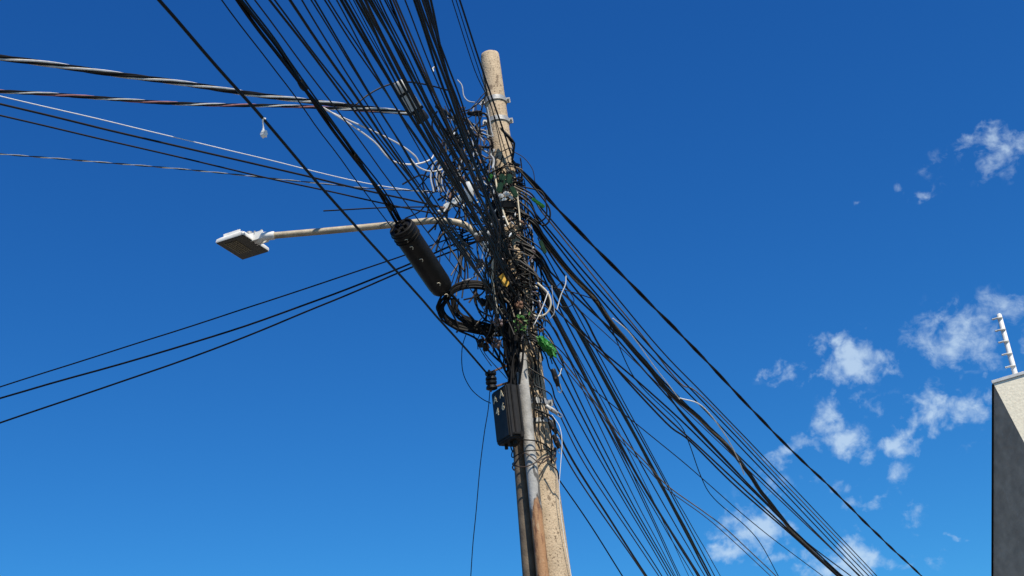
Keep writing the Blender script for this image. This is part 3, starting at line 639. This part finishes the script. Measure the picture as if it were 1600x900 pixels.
for i in range(22):                                   # dark leads dropping onto conduit top and box
    x0 = rng.uniform(783, 826); y0 = rng.uniform(455, 515); x1 = rng.uniform(796, 818); y1 = rng.uniform(575, 606)
    img = [(x0, y0), (x0 * .6 + x1 * .4 + rng.uniform(-7, 7), y0 * .6 + y1 * .4), (x0 * .25 + x1 * .75 + rng.uniform(-6, 4), y0 * .25 + y1 * .75), (x1 - 4, y1)]
    mt = rng.choice(['black', 'black', 'black2'])
    img_cable('lead_cable', img, 9.66 + rng.uniform(-.05, .03), 9.70 + rng.uniform(-.04, .05), rng.uniform(2, 4), mt, f'{CN[mt]} cable dropping from the tangle onto the conduit top beside the box', 'cable', f'{CN[mt]} leads over the conduit top', .006)
for i in range(26):                                   # hanging bits left of the middle pole
    x, y = rng.uniform(742, 790), rng.uniform(370, 470); img = [(x, y)]; a = R(rng.uniform(50, 110))
    for j in range(rng.randint(3, 5)):
        a += rng.uniform(-.6, .6); q_ = rng.uniform(12, 26); x += math.cos(a) * q_; y += math.sin(a) * q_; img.append((x, y))
    mt = rng.choice(COLS + ['tan'])
    img_cable('jumper_cable', img, 9.62 + rng.uniform(-.08, .08), 9.62 + rng.uniform(-.08, .08), rng.uniform(1.6, 3.2), mt, f'short {CN[mt]} jumper cable hanging left of the pole beside the yellow tag', 'cable', f'short {CN[mt]} jumpers beside the yellow tag', .01)
# slack coil below the closure
CG = 'loops of the slack cable coil beside the pole'
for i in range(20):
    f = i / 19; dx, dy = rng.uniform(-5, 5), rng.uniform(-6, 6)
    if i < 12:
        img = [(700 + dx, 462 + dy), (690 - 6 * f + dx, 482), (706 - 4 * f, 505 + dy), (740 + dx, 515 + 4 * f + dy), (776, 520 + dy), (806, 515 + dy)]
    else:
        img = [(698 + dx, 462 + dy), (714, 449 + dy), (738 + dx, 442 + dy + 8 * (f - .5)), (765, 450 + dy), (790, 466 + dy), (812, 490 + dy)]
    img_cable('coil_loop', img, 9.55, 9.80, rng.uniform(3, 4.6), rng.choice(['black', 'black2', 'black']), 'black loop of slack cable, lower arc of the coil under the splice closure' if i < 7 else 'black loop of slack cable, upper arc of the coil beside the splice closure', 'cable', CG + (' lower arc' if i < 7 else ' upper arc'), .006, Ym=.06)
for i in range(9):
    f = i / 8; j_ = lambda: rng.uniform(-5, 5)
    img = [(704 + 8 * f + j_(), 466), (706 + 10 * f, 482 + j_()), (722 + 8 * f + j_(), 500 - 4 * f), (748, 510 - 6 * f + j_()), (780, 512 + j_()), (806, 506 + j_())]
    img_cable('coil_loop', img, 9.58, 9.78, rng.uniform(2.2, 3.8), rng.choice(['black', 'black2', 'black']), 'black inner loop of slack cable inside the coil under the splice closure', 'cable', CG + ' inner loops', .008, Ym=.04)
img_cable('coil_loop', [(690, 462), (684, 480), (692, 500), (716, 516), (745, 530), (775, 560), (800, 580)], 9.5, 9.8, 3.6, 'black', 'black slack cable leaving the coil, outermost loop running down to the bracket', 'cable', None)
img_cable('coil_loop', [(697, 468), (703, 482), (712, 500), (716, 512), (713, 520)], 9.5, 9.6, 3.2, 'black2', 'short curled black tail hanging inside the lower coil', 'cable', None)
for i, img in enumerate(([(700, 455), (740, 500), (772, 545), (795, 590)], [(706, 460), (748, 510), (785, 555), (806, 600)])):
    img_cable('coil_loop', img, 9.5, 9.75, 4, 'black', ['straight black cable from the closure down past the coil, left one', 'straight black cable from the closure down past the coil, right one'][i], 'cable', None)

# individually visible cords
one = [('cord', [(773, 384), (770, 410), (770, 440), (774, 470), (778, 490)], 9.12, 9.36, 4.0, 'cream', 'cream cord hanging from the white terminal box to a brown weight'),
 ('cord', [(777, 385), (776, 400), (773, 425)], 9.13, 9.25, 2.6, 'tan', 'short tan cord beside the long cream cord'),
 ('cord', [(840, 442), (856, 458), (861, 475), (855, 489), (843, 494), (826, 491)], 9.62, 9.68, 3.2, 'cream', 'thick cream cord curled in a hook right of the pole'),
 ('cord', [(884, 431), (883, 445), (876, 462), (870, 484)], 9.65, 9.7, 1.7, 'white', 'white pigtail sticking up right of the pole'),
 ('cord', [(857, 455), (848, 480), (837, 503), (834, 508)], 9.6, 9.6, 1.5, 'white', 'thin white cord slanting across the cream hook'),
 ('cord', [(862, 446), (864, 470), (866, 488), (860, 498)], 9.62, 9.66, 1.5, 'grey', 'thin grey cord loop beside the cream hook'),
 ('cord', [(769, 236), (771, 262), (778, 300), (787, 334), (794, 352)], 9.72, 9.72, 3.4, 'cream', 'straight cream cord down the left front of the pole at the green clips'),
 ('cord', [(808, 300), (811, 330), (813, 352)], 9.75, 9.75, 2.6, 'cream', 'cream cord down the right edge of the pole under the green clips'),
 ('drop_wire', [(729, 520), (722, 545), (723, 580), (735, 606), (752, 622), (767, 630)], 9.7, 9.7, 1.5, 'black', 'thin dark wire in an open loop left of the lettered box'),
 ('drop_wire', [(740, 522), (752, 548), (768, 572)], 9.7, 9.7, 1.5, 'black', 'thin dark wire hanging short under the coil'),
 ('drop_wire', [(766, 606), (763, 640), (757, 676), (750, 730), (744, 800), (739, 850), (735, 910)], 9.7, 9.8, 1.5, 'black', 'long thin wire hanging free left of the pole to the bottom edge'),
 ('drop_wire', [(862, 648), (874, 666), (878, 690), (876, 726), (874, 770), (880, 830), (893, 905)], 9.8, 9.9, 1.2, 'white', 'thin white wire hanging down the right edge of the pole'),
 ('jumper_cable', [(556, 163), (575, 148), (600, 135), (630, 128), (665, 132), (700, 141)], 9.2, 9.7, 2.8, 'black', 'black jumper cable arching over the grey splice box'),
 ('jumper_cable', [(500, 168), (540, 186), (590, 208), (625, 226), (648, 243), (655, 255)], 9.3, 9.7, 2.8, 'alu', 'silver drop conductor peeling off the twisted service cable, upper one'),
 ('jumper_cable', [(505, 168), (550, 196), (585, 222), (605, 245), (622, 255), (648, 257), (672, 250), (680, 238)], 9.3, 9.7, 2.8, 'alu', 'silver drop conductor peeling off the service cable, lower looping one'),
 ('jumper_cable', [(641, 248), (655, 262), (676, 268), (700, 262)], 9.6, 9.7, 2.6, 'alu', 'short silver conductor loop left of the grey cable hoops'),
 ('cord', [(715, 125), (722, 134), (725, 150), (732, 158), (742, 160)], 9.9, 9.9, 2.0, 'grey', 'pale grey cord curving beside the fan near the upper strap'),
 ('cord', [(738, 178), (741, 166), (748, 162), (753, 166)], 9.85, 9.85, 2.2, 'grey', 'small pale grey cord hoop at the upper pole strap'),
 ('cord', [(677, 112), (676, 107), (680, 105), (682, 110)], 9.3, 9.3, 2.6, 'white', 'tiny white cable tie tail high in the fan'),
 ('drop_wire', [(800, 236), (818, 246), (832, 264), (836, 284)], 9.9, 9.9, 1.3, 'black2', 'hair-thin wire bowing out right of the pole'),
 ('jumper_cable', [(810, 265), (840, 300), (858, 325), (858, 345), (848, 352), (835, 342)], 9.8, 9.8, 3, 'black', 'black cable hoop bulging right of the green clips, outer one'),
 ('jumper_cable', [(818, 292), (846, 300), (854, 322), (852, 340), (840, 348)], 9.8, 9.8, 2.6, 'black', 'black cable hoop bulging right of the green clips, inner one'),
 ('jumper_cable', [(866, 452), (880, 440), (890, 455), (897, 470), (888, 480), (872, 478)], 9.75, 9.75, 1.5, 'black', 'thin black hoop around the white pigtail'),
 ('jumper_cable', [(858, 560), (872, 552), (880, 566), (876, 582), (868, 590)], 9.75, 9.75, 1.5, 'black', 'thin black hoop below the green bag'),
 ('cord', [(866, 592), (874, 586), (878, 576)], 9.75, 9.75, 2.4, 'white', 'white cord end at the small black connector'),
 ('cord', [(766, 352), (775, 345), (788, 343)], 9.65, 9.65, 2.4, 'tan', 'short tan cord above the white terminal box')]
for nm, img, Y0, Y1, px, mt, lb in one: img_cable(nm, img, Y0, Y1, px, mt, lb, 'wire' if nm == 'drop_wire' else 'cable', None, .003)
for i in range(6):                                    # grey hoops
    img_cable('cable_hoop', [(678 + 4 * i, 300), (673 + 4.2 * i, 275 + 2 * i), (679 + 4 * i, 254 + 2.5 * i), (690 + 3 * i, 252 + 3 * i), (702 + 3 * i, 262 + 2 * i)], 9.62 + .02 * i, 9.7, 2.9, ['grey', 'black2', 'grey', 'tan', 'grey', 'black2'][i], f'hooped cable left of the pole, {ORD[i]} hoop from the left', 'cable', 'hooped cables left of the pole')
for i, y in enumerate((690, 699, 716, 728)):  # tie wires round pole and conduit
    z = zy(y); a0 = R(-120); pts = []
    for j in range(9):
        f = j / 8; th = R(-105) + R(215) * f; pts.append(pole_pt(th, z - .13 * math.sin(math.pi * f) * rng.uniform(.1, 1) + .05 * (i - 1.5) * f + .025 * rng.uniform(-1, 1), .128 * max(0, math.cos(th + R(35))) ** 2 + .012))
    cable('tie_wire', smooth_path(pts, 6), rng.uniform(.0035, .006), M[rng.choice(['black', 'black2', 'brown'])], f'dark tie wire wrapped round pole and conduit below the box, {ORD[i]} made of six', 'wire', 'tie wires below the box', .01, 6, 4).__setitem__('label', 'dark tie wire wrapped round the pole and grey conduit below the lettered box')
for i in range(8):                                   # leads running down the pole's sunlit face
    y0 = rng.uniform(545, 600); y1 = rng.uniform(640, 735); th = R(rng.uniform(-10, 70)); pts = []
    for j in range(6): pts.append(pole_pt(th + R(rng.uniform(-9, 9)), zy(y0 + (y1 - y0) * j / 5), .012 + rng.uniform(0, .025)))
    mt = rng.choice(['black', 'black2', 'brown', 'black2'])
    cable('lead_wire', smooth_path(pts, 6), rng.uniform(.0028, .0055), M[mt], f'{CN[mt]} lead running down the sunlit pole beside the lettered box', 'wire', f'{CN[mt]} leads beside the lettered box', .008, 6, 3)

# ------------------------------------------------------------------ small hardware
def dead_end(x, y, Y, a, s, label, material='rubber'):
    """wedge dead-end clamp: tapered body, bail loop, bolt"""
    c = U(x, y, Y); d = (RT * math.cos(a) - UP * math.sin(a)).normalized(); sd_ = d.cross(FWD).normalized()
    rt = root('cable_clamp', c, label, 'cable clamp', 'cable clamps around the pole')
    bm = bmesh.new(); tube(bm, [c - d * s, c - d * s * .85, c + d * s * .2, c + d * s * .9, c + d * s], [s * .18, s * .30, s * .34, s * .22, s * .12], 8); link('wedge_body', bm, M[material], rt)
    bm = bmesh.new(); tube(bm, [c + d * s * .8 + sd_ * (s * .22), c + d * s * 1.5 + sd_ * (s * .2), c + d * s * 1.75, c + d * s * 1.5 - sd_ * (s * .2), c + d * s * .8 - sd_ * (s * .22)], s * .06, 6); link('bail', bm, M['galv'], rt)
    bm = bmesh.new(); tube(bm, [c - FWD * s * .5, c + FWD * s * .4], s * .12, 6); link('bolt', bm, M['rust'], rt)
spots = [(700, 178, .9), (712, 190, 1.0), (690, 172, .7), (722, 205, 1.1), (731, 190, .6), (716, 222, .9), (738, 228, 1.0), (705, 208, .4), (742, 178, .1), (728, 246, 1.2), (748, 205, 1.1)]
for i, (x, y, a) in enumerate(spots): dead_end(x, y, 9.72 + .05 * (i % 3), a, .045 + .012 * (i % 3), f'small black cable clamp in the upper tangle left of the straps, {ORD[i]} by height' , 'rubber')
for o in [o for o in COL.objects if o.name.startswith('cable_clamp')]: o['label'] = 'small black wedge clamp in the jumble left of the two upper pole straps'
dead_end(868, 590, 9.72, 1.25, .075, 'black cable clamp hanging right of the pole under the green bag')
for i, (x, y, a) in enumerate(((862, 640, .6), (864, 668, 1.0), (869, 690, 1.2))): dead_end(x, y, 9.80, a, .06, ['grey bolted clamp at the right end of the mid pole strap', 'bolted clamp at the right end of the narrow pole strap', 'lowest black bolted clamp on the right side of the pole'][i], ['galv', 'rubber', 'rubber'][i])
def lump(x, y, Y, s, name, material, label, cat, parts=4, group=None):
    rt = root(name, U(x, y, Y), label, cat, group); c = U(x, y, Y); bm = bmesh.new()
    for k in range(parts):
        p = c + Vector((rng.uniform(-1, 1), rng.uniform(-.4, .4), rng.uniform(-1, 1))) * s * .5
        d = Vector((rng.uniform(-1, 1), rng.uniform(-1, 1), rng.uniform(-1, 1))).normalized()
        tube(bm, [p - d * s * .4, p - d * s * .3, p, p + d * s * .3, p + d * s * .4], [s * .2, s * .32, s * .24, s * .32, s * .2], 12)
    link('spool', bm, material, rt)
    bm = bmesh.new(); tube(bm, [c + Vector((-.3, 0, .6)) * s, c + Vector((.1, -.1, 0)) * s, c + Vector((.3, 0, -.7)) * s], s * .1, 8); link('pin', bm, M['rust'], rt)
lump(762, 476, 9.7, .085, 'insulator', M['rubber'], 'dark spool insulator cluster inside the slack coil', 'insulator')
lump(758, 534, 9.68, .085, 'insulator', M['rubber'], 'dark spool insulator cluster just below the slack coil', 'insulator')
lump(742, 462, 9.72, .06, 'insulator', M['rubber'], 'small dark insulator under the upper coil arc', 'insulator', 3)
lump(778, 503, 9.36, .05, 'hanging_weight', M['pink'], 'mottled brown fitting at the lower end of the cream cord', 'fitting', 5)
lump(776, 536, 9.60, .06, 'strain_fitting', M['pink'], 'dusty brown fitting below the hanging cream cord fitting', 'fitting', 4)
lump(750, 412, 9.68, .05, 'connector_cluster', M['pink'], 'small reddish brown connector cluster left of the cream cord', 'connector', 4)
lump(812, 476, 9.6, .05, 'connector_cluster', M['rust'], 'rusty connector cluster in the tangle below the yellow tag', 'connector', 4)
lump(788, 170, 10.1, .001, 'bolt_speck', M['rust'], 'tiny bolt speck behind the upper pole strap', 'bolt', 1) if False else None

# little plugs, joints and cut ends scattered through the tangle
PK = ['white', 'greybox', 'pink', 'rust', 'rubber', 'cream', 'rubber', 'grey', 'rubber']
PN = {'white': 'white', 'greybox': 'dusty grey', 'pink': 'mottled brown', 'rust': 'rusty', 'rubber': 'black', 'cream': 'cream', 'grey': 'grey'}
def plug(x, y, Y, k, where):
    mt = rng.choice(PK); c = U(x, y, Y); d = Vector((rng.uniform(-1, 1), rng.uniform(-.6, .6), rng.uniform(-1, 1))).normalized(); l = rng.uniform(.012, .035) * k; r = rng.uniform(.006, .013) * k
    if mt in ('white', 'cream', 'grey', 'greybox'): l *= .6; r *= .75
    bm = bmesh.new(); tube(bm, [c - d * l * 1.5, c - d * l, c - d * l * .95, c + d * l * .1, c + d * l * .15, c + d * l], [r * .45, r * .5, r, r, r * .7, r * .6], 9)
    link('cable_joint', bm, M[mt], None, True, f'small {PN[mt]} cable joint in the tangle {where}', 'cable joint', f'{PN[mt]} cable joints {where}', origin=c)
for i in range(44): plug(rng.uniform(690, 760), rng.uniform(165, 330), 9.62 + rng.uniform(-.15, .1), 1.1, 'left of the upper pole')
for i in range(46): y = rng.uniform(330, 530); plug(cx(y) + rng.uniform(-48, 32), y, 9.58 + rng.uniform(-.1, .1), 1.0, 'round the middle of the pole')
# grey splice box on the fan
bA, bB = U(622, 130, 8.75), U(661, 187, 8.95); d = (bB - bA).normalized(); s_ = d.cross(FWD).normalized(); f_ = s_.cross(d).normalized()
gb = root('splice_box', (bA + bB) / 2, 'dusty grey splice box slung under the overhead fan of cables', 'splice box')
bm = bmesh.new(); box(bm, (bA + bB) / 2, d, s_, f_, (bB - bA).length * .62, .115, .08, .012); link('case', bm, M['greybox'], gb)
for f, mt in ((.10, 'greybox'), (.90, 'rubber')):
    bm = bmesh.new(); c = bA.lerp(bB, f); tube(bm, [c - d * .05, c - d * .03, c + d * .03, c + d * .05], [.034, .052, .056, .05], 12); link('end_cap', bm, M[mt], gb)
bm = bmesh.new(); box(bm, bA.lerp(bB, .27), d, s_, f_, .025, .122, .09, .004); box(bm, bA.lerp(bB, .74), d, s_, f_, .025, .122, .09, .004); link('strap', bm, M['black2'], gb)

# white bracket above the lamp arm
wb = root('white_bracket', U(712, 315, 9.75), 'white angled plastic bracket left of the pole above the lamp arm', 'bracket')
bm = bmesh.new(); a, b = U(694, 326, 9.72), U(728, 304, 9.72); d = (b - a).normalized(); s_ = d.cross(FWD).normalized()
box(bm, (a + b) / 2, d, s_, s_.cross(d), (b - a).length, .06, .05, .01); link('body', bm, M['white'], wb)
bm = bmesh.new(); c = U(733, 302, 9.70); tube(bm, [c - UP * .09, c - UP * .04, c + UP * .06, c + UP * .10], [.022, .042, .045, .025], 12); link('insulator_cap', bm, M['white'], wb)
bm = bmesh.new(); a, b = U(684, 331, 9.72), U(698, 328, 9.72); tube(bm, [a, b], .016, 10); link('stud', bm, M['white'], wb); bm = bmesh.new(); tube(bm, [U(716, 300, 9.68), U(718, 285, 9.68)], .014, 10); link('stud', bm, M['white'], wb)

# white terminal box with hanging plugs
tb = root('terminal_box', U(757, 372, 9.12), 'small terminal box with white cap and three white plugs below', 'terminal box')
bm = bmesh.new(); c = U(758, 364, 9.12); box(bm, c, RT, FWD, UP, .115, .09, .035, .012); box(bm, U(744, 366, 9.12), RT, FWD, UP, .03, .06, .022, .006); link('cap', bm, M['white'], tb)
bm = bmesh.new(); c = U(757, 374, 9.12); box(bm, c, RT, FWD, UP, .15, .10, .05, .012); link('base', bm, M['brown'], tb)
for x in (756.5, 763.5, 767):
    bm = bmesh.new(); a, b = U(x, 377 if x < 766 else 380, 9.07), U(x - 2, 392, 9.10); tube(bm, [a - UP * 0, a.lerp(b, .35), a.lerp(b, .4), b, b.lerp(a, -.8)], [.011, .013, .006, .005, .004], 8); link('plug', bm, M['white'], tb)

# yellow tag
yt = root('yellow_tag', U(788, 437, 9.25), 'small folded yellow plastic tag in the cable tangle', 'tag')
bm = bmesh.new(); hexa(bm, [U(x, y, Y) for x, y, Y in ((783, 436, 9.26), (796, 444, 9.24), (792, 449, 9.24), (786, 446, 9.26))] + [U(x, y, Y) + FWD * -.004 for x, y, Y in ((781, 434, 9.25), (788, 427, 9.25), (797, 441, 9.23), (792, 448, 9.23))])
link('tag_plate', bm, M['yellow'], yt, False)
bm = bmesh.new(); box(bm, U(785, 432, 9.24), (RT + UP * .9).normalized(), FWD, (UP - RT * .9).normalized(), .05, .004, .035, .001); link('tag_flap', bm, M['yellow'], yt, False)

# green things
def green_clip(x, y, Y, a, w, h, mt, label):
    c = U(x, y, Y); d = RT * math.sin(a) + UP * math.cos(a); s = RT * math.cos(a) - UP * math.sin(a)
    rt = root('drop_connector', c, label, 'connector', 'green drop connectors on the pole')
    bm = bmesh.new(); box(bm, c, s, FWD, d, w, w * .9, h, w * .2); link('case', bm, M[mt], rt)
    bm = bmesh.new()
    for k in (-1, 1): tube(bm, [c + d * (h * .45) + s * (w * .22 * k), c + d * (h * .75) + s * (w * .22 * k)], w * .16, 8)
    link('port', bm, M['black2'], rt)
green_clip(784.5, 281, 9.70, .05, .058, .10, 'darkgreen', 'dark green drop connector on the pole front, upper left of the cluster')
green_clip(795.5, 280, 9.70, -.1, .055, .09, 'darkgreen', 'dark green drop connector on the pole front, upper right of the cluster')
green_clip(781, 293, 9.68, .2, .05, .09, 'darkgreen', 'dark green drop connector on the pole front, lower left of the cluster')
green_clip(803, 300, 9.66, -.5, .045, .10, 'darkgreen', 'dark green drop connector on the pole front, lower right of the cluster')
green_clip(841, 317, 9.70, -.95, .03, .13, 'green', 'slim bright green connector jutting right of the pole')
green_clip(848, 386, 9.72, -.4, .034, .12, 'darkgreen', 'slim green connector hanging among the cables right of the pole')
green_clip(766, 278, 9.66, .35, .03, .07, 'green', 'small green connector at the left edge of the pole')
wc = root('white_clamp', U(790, 307, 9.68), 'chipped white clamp block on the pole under the green connectors', 'clamp')
bm = bmesh.new()
for x, y, s in ((783, 306, .05), (792, 303, .06), (799, 309, .045), (788, 312, .045)): box(bm, U(x, y, 9.70), (RT + UP * rng.uniform(-.4, .4)).normalized(), FWD, UP, s, s, s * .7, s * .2)
link('block', bm, M['white'], wc)
bm = bmesh.new(); box(bm, U(793, 320, 9.72), RT, FWD, UP, .15, .06, .07, .015); link('clamp_base', bm, M['rubber'], wc)
# crumpled green bag
bm = bmesh.new(); bmesh.ops.create_icosphere(bm, subdivisions=4, radius=1)
c = U(855, 542, 9.76)
for v in bm.verts:
    k = .75 + .5 * abs(noise.noise(v.co * 2.3)) + .25 * noise.noise(v.co * 5.1); p = v.co * k
    v.co = c + RT * (p.x * .082 - p.z * .03) + FWD * (p.y * .07) + UP * (p.z * .088 - p.x * .045)
link('plastic_bag', bm, M['green'], None, True, 'crumpled bright green plastic bag caught on the right side of the pole', 'bag', origin=c)
# leaf sprig
sg = root('leaf_sprig', U(815, 505, 9.6), 'small sprig of green leaves growing out of the cable tangle', 'plant')
bm = bmesh.new(); stem = smooth_path([U(822, 522, 9.68), U(815, 508, 9.62), U(808, 494, 9.6)], 6); tube(bm, stem, .003, 5); link('stem', bm, M['darkgreen'], sg)
for i in range(26):
    p = U(rng.uniform(803, 826), rng.uniform(492, 518), 9.60 + rng.uniform(-.05, .05)); d = Vector((rng.uniform(-1, 1), rng.uniform(-1, .3), rng.uniform(-.6, 1))).normalized(); s = d.cross(Vector((rng.uniform(-1, 1), rng.uniform(-1, 1), rng.uniform(-1, 1)))).normalized(); l = rng.uniform(.025, .05)
    bm = bmesh.new(); nn = s.cross(d) * (l * .1)
    vs = [bm.verts.new(q_) for q_ in (p, p + d * l * .5 + s * l * .25, p + d * l, p + d * l * .5 - s * l * .25, p + d * l * .5 + nn)]
    for a, b in ((0, 1), (1, 2), (2, 3), (3, 0)): bm.faces.new((vs[a], vs[b], vs[4]))
    link('leaf', bm, M['leaf'], sg)
# rag tied to the far left cable
rp = U(411.5, 187, 8.0); 
d_c = None
x1, y1 = 765, 588; d1 = DY(x1, y1, 9.68); z1 = P(x1, y1, d1).z; d0 = DZ(248, -1, z1 - .15)
ls = math.hypot(411 - 248, 187) / (math.hypot(411 - 248, 187) + math.hypot(765 - 411, 588 - 187)); rd = 1 / ((1 - ls) / d0 + ls / d1)
def rg(x, y): return P(x, y, rd - .012)
rag = root('hanging_rag', rg(411, 186), 'knotted white rag on a string dangling from the lone cable at left', 'rag')
bm = bmesh.new(); tube(bm, [rg(415, 186), rg(411, 183.5), rg(410.5, 190), rg(411.2, 197), rg(411.4, 204)], [.005, .008, .0038, .0034, .006], 7); link('string', bm, M['cloth'], rag)
bm = bmesh.new(); bmesh.ops.create_icosphere(bm, subdivisions=3, radius=1); c = rg(412.3, 209.3)
for v in bm.verts:
    k = .8 + .45 * noise.noise(v.co * 2.2 + Vector((3, 1, 0))); v.co = c + RT * (v.co.x * k * .021) + FWD * (v.co.y * k * .019) + UP * (v.co.z * k * .024)
link('knot', bm, M['cloth'], rag)

# ------------------------------------------------------------------ building corner at the right edge
T = U(1552.5, 600, 12.0); nA = Vector((-math.sin(R(66)), -math.cos(R(66)), 0)); alongA = Vector((math.cos(R(66)), -math.sin(R(66)), 0))
def onA(x, y): r_ = ray(x, y); t = (T - CAM).dot(nA) / r_.dot(nA); return CAM + r_ * t
E0 = onA(1551.2, 1100); E1 = onA(1818, 1108)
E0 = T + (E0 - T) * (T.z / (T.z - E0.z)); E1 = T + (E1 - T) * (T.z / (T.z - E1.z))
capR = H(1602, 585.5, T.z); cdv = (capR - T); cdv.z = 0; cdv.normalize()
TR = T + cdv * 3.2; E2 = E1 + cdv * 3.2
back = Vector((math.sin(R(21)), math.cos(R(21)), 0)) * .9 + Vector((.5, .1, 0))
bld = root('house_wall', E1, 'rough stucco building corner at the right edge, sunlit top and shaded side', 'building')
def solid(name, poly, depth, material, parent):
    bm = bmesh.new(); f0 = [bm.verts.new(p) for p in poly]; f1 = [bm.verts.new(p + depth) for p in poly]; k = len(poly)
    bm.faces.new(f0); bm.faces.new(f1[::-1])
    for i in range(k): bm.faces.new((f0[i], f0[(i + 1) % k], f1[(i + 1) % k], f1[i]))
    return link(name, bm, material, parent, False)
solid('side_wall', [T, E0, E1], back, M['shadestucco'], bld)
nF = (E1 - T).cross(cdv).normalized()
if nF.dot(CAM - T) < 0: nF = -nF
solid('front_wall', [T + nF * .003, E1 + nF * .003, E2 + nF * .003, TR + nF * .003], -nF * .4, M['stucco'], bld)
# thin render edge on the corner
bm = bmesh.new(); a, b = T, E0; dd = (b - a).normalized(); o_ = -alongA
box(bm, (a + b) / 2 + o_ * .004, dd, alongA, nA, (b - a).length, .016, .03, .003); link('corner_bead', bm, M['black2'], bld)
bm = bmesh.new(); nc = Vector((cdv.y, -cdv.x, 0)); 
if nc.dot(CAM - T) < 0: nc = -nc
box(bm, T + cdv * 1.598 + up * .020 - nc * .085, cdv, nc, up, 3.22, .20, .034, .005); link('cap', bm, M['lampwhite'], bld)
# electric fence post on the wall
fb, ft = U(1587.5, 589, 12.02), U(1561, 492.5, 12.02)
fb = fb.lerp(ft, .0); ep = root('electric_fence_post', fb, 'white leaning electric fence post with five insulator hooks on the wall cap', 'fence post')
d = (ft - fb).normalized(); bm = bmesh.new(); tube(bm, [fb - d * .02, fb, ft, ft + d * .012], [.026, .026, .025, .018], 12); link('post', bm, M['white'], ep)
lf = (-RT + UP * -.18).normalized()
for f in (.04, .23, .42, .62, .82):
    c = ft.lerp(fb, f); bm = bmesh.new()
    tube(bm, [c + RT * .012 - FWD * .028, c - FWD * .032, c + lf * .045 - FWD * .02, c + lf * .068 - UP * .006, c + lf * .080 - UP * .002], [.010, .012, .010, .010, .007], 8); link('insulator_hook', bm, M['greybox'], ep)
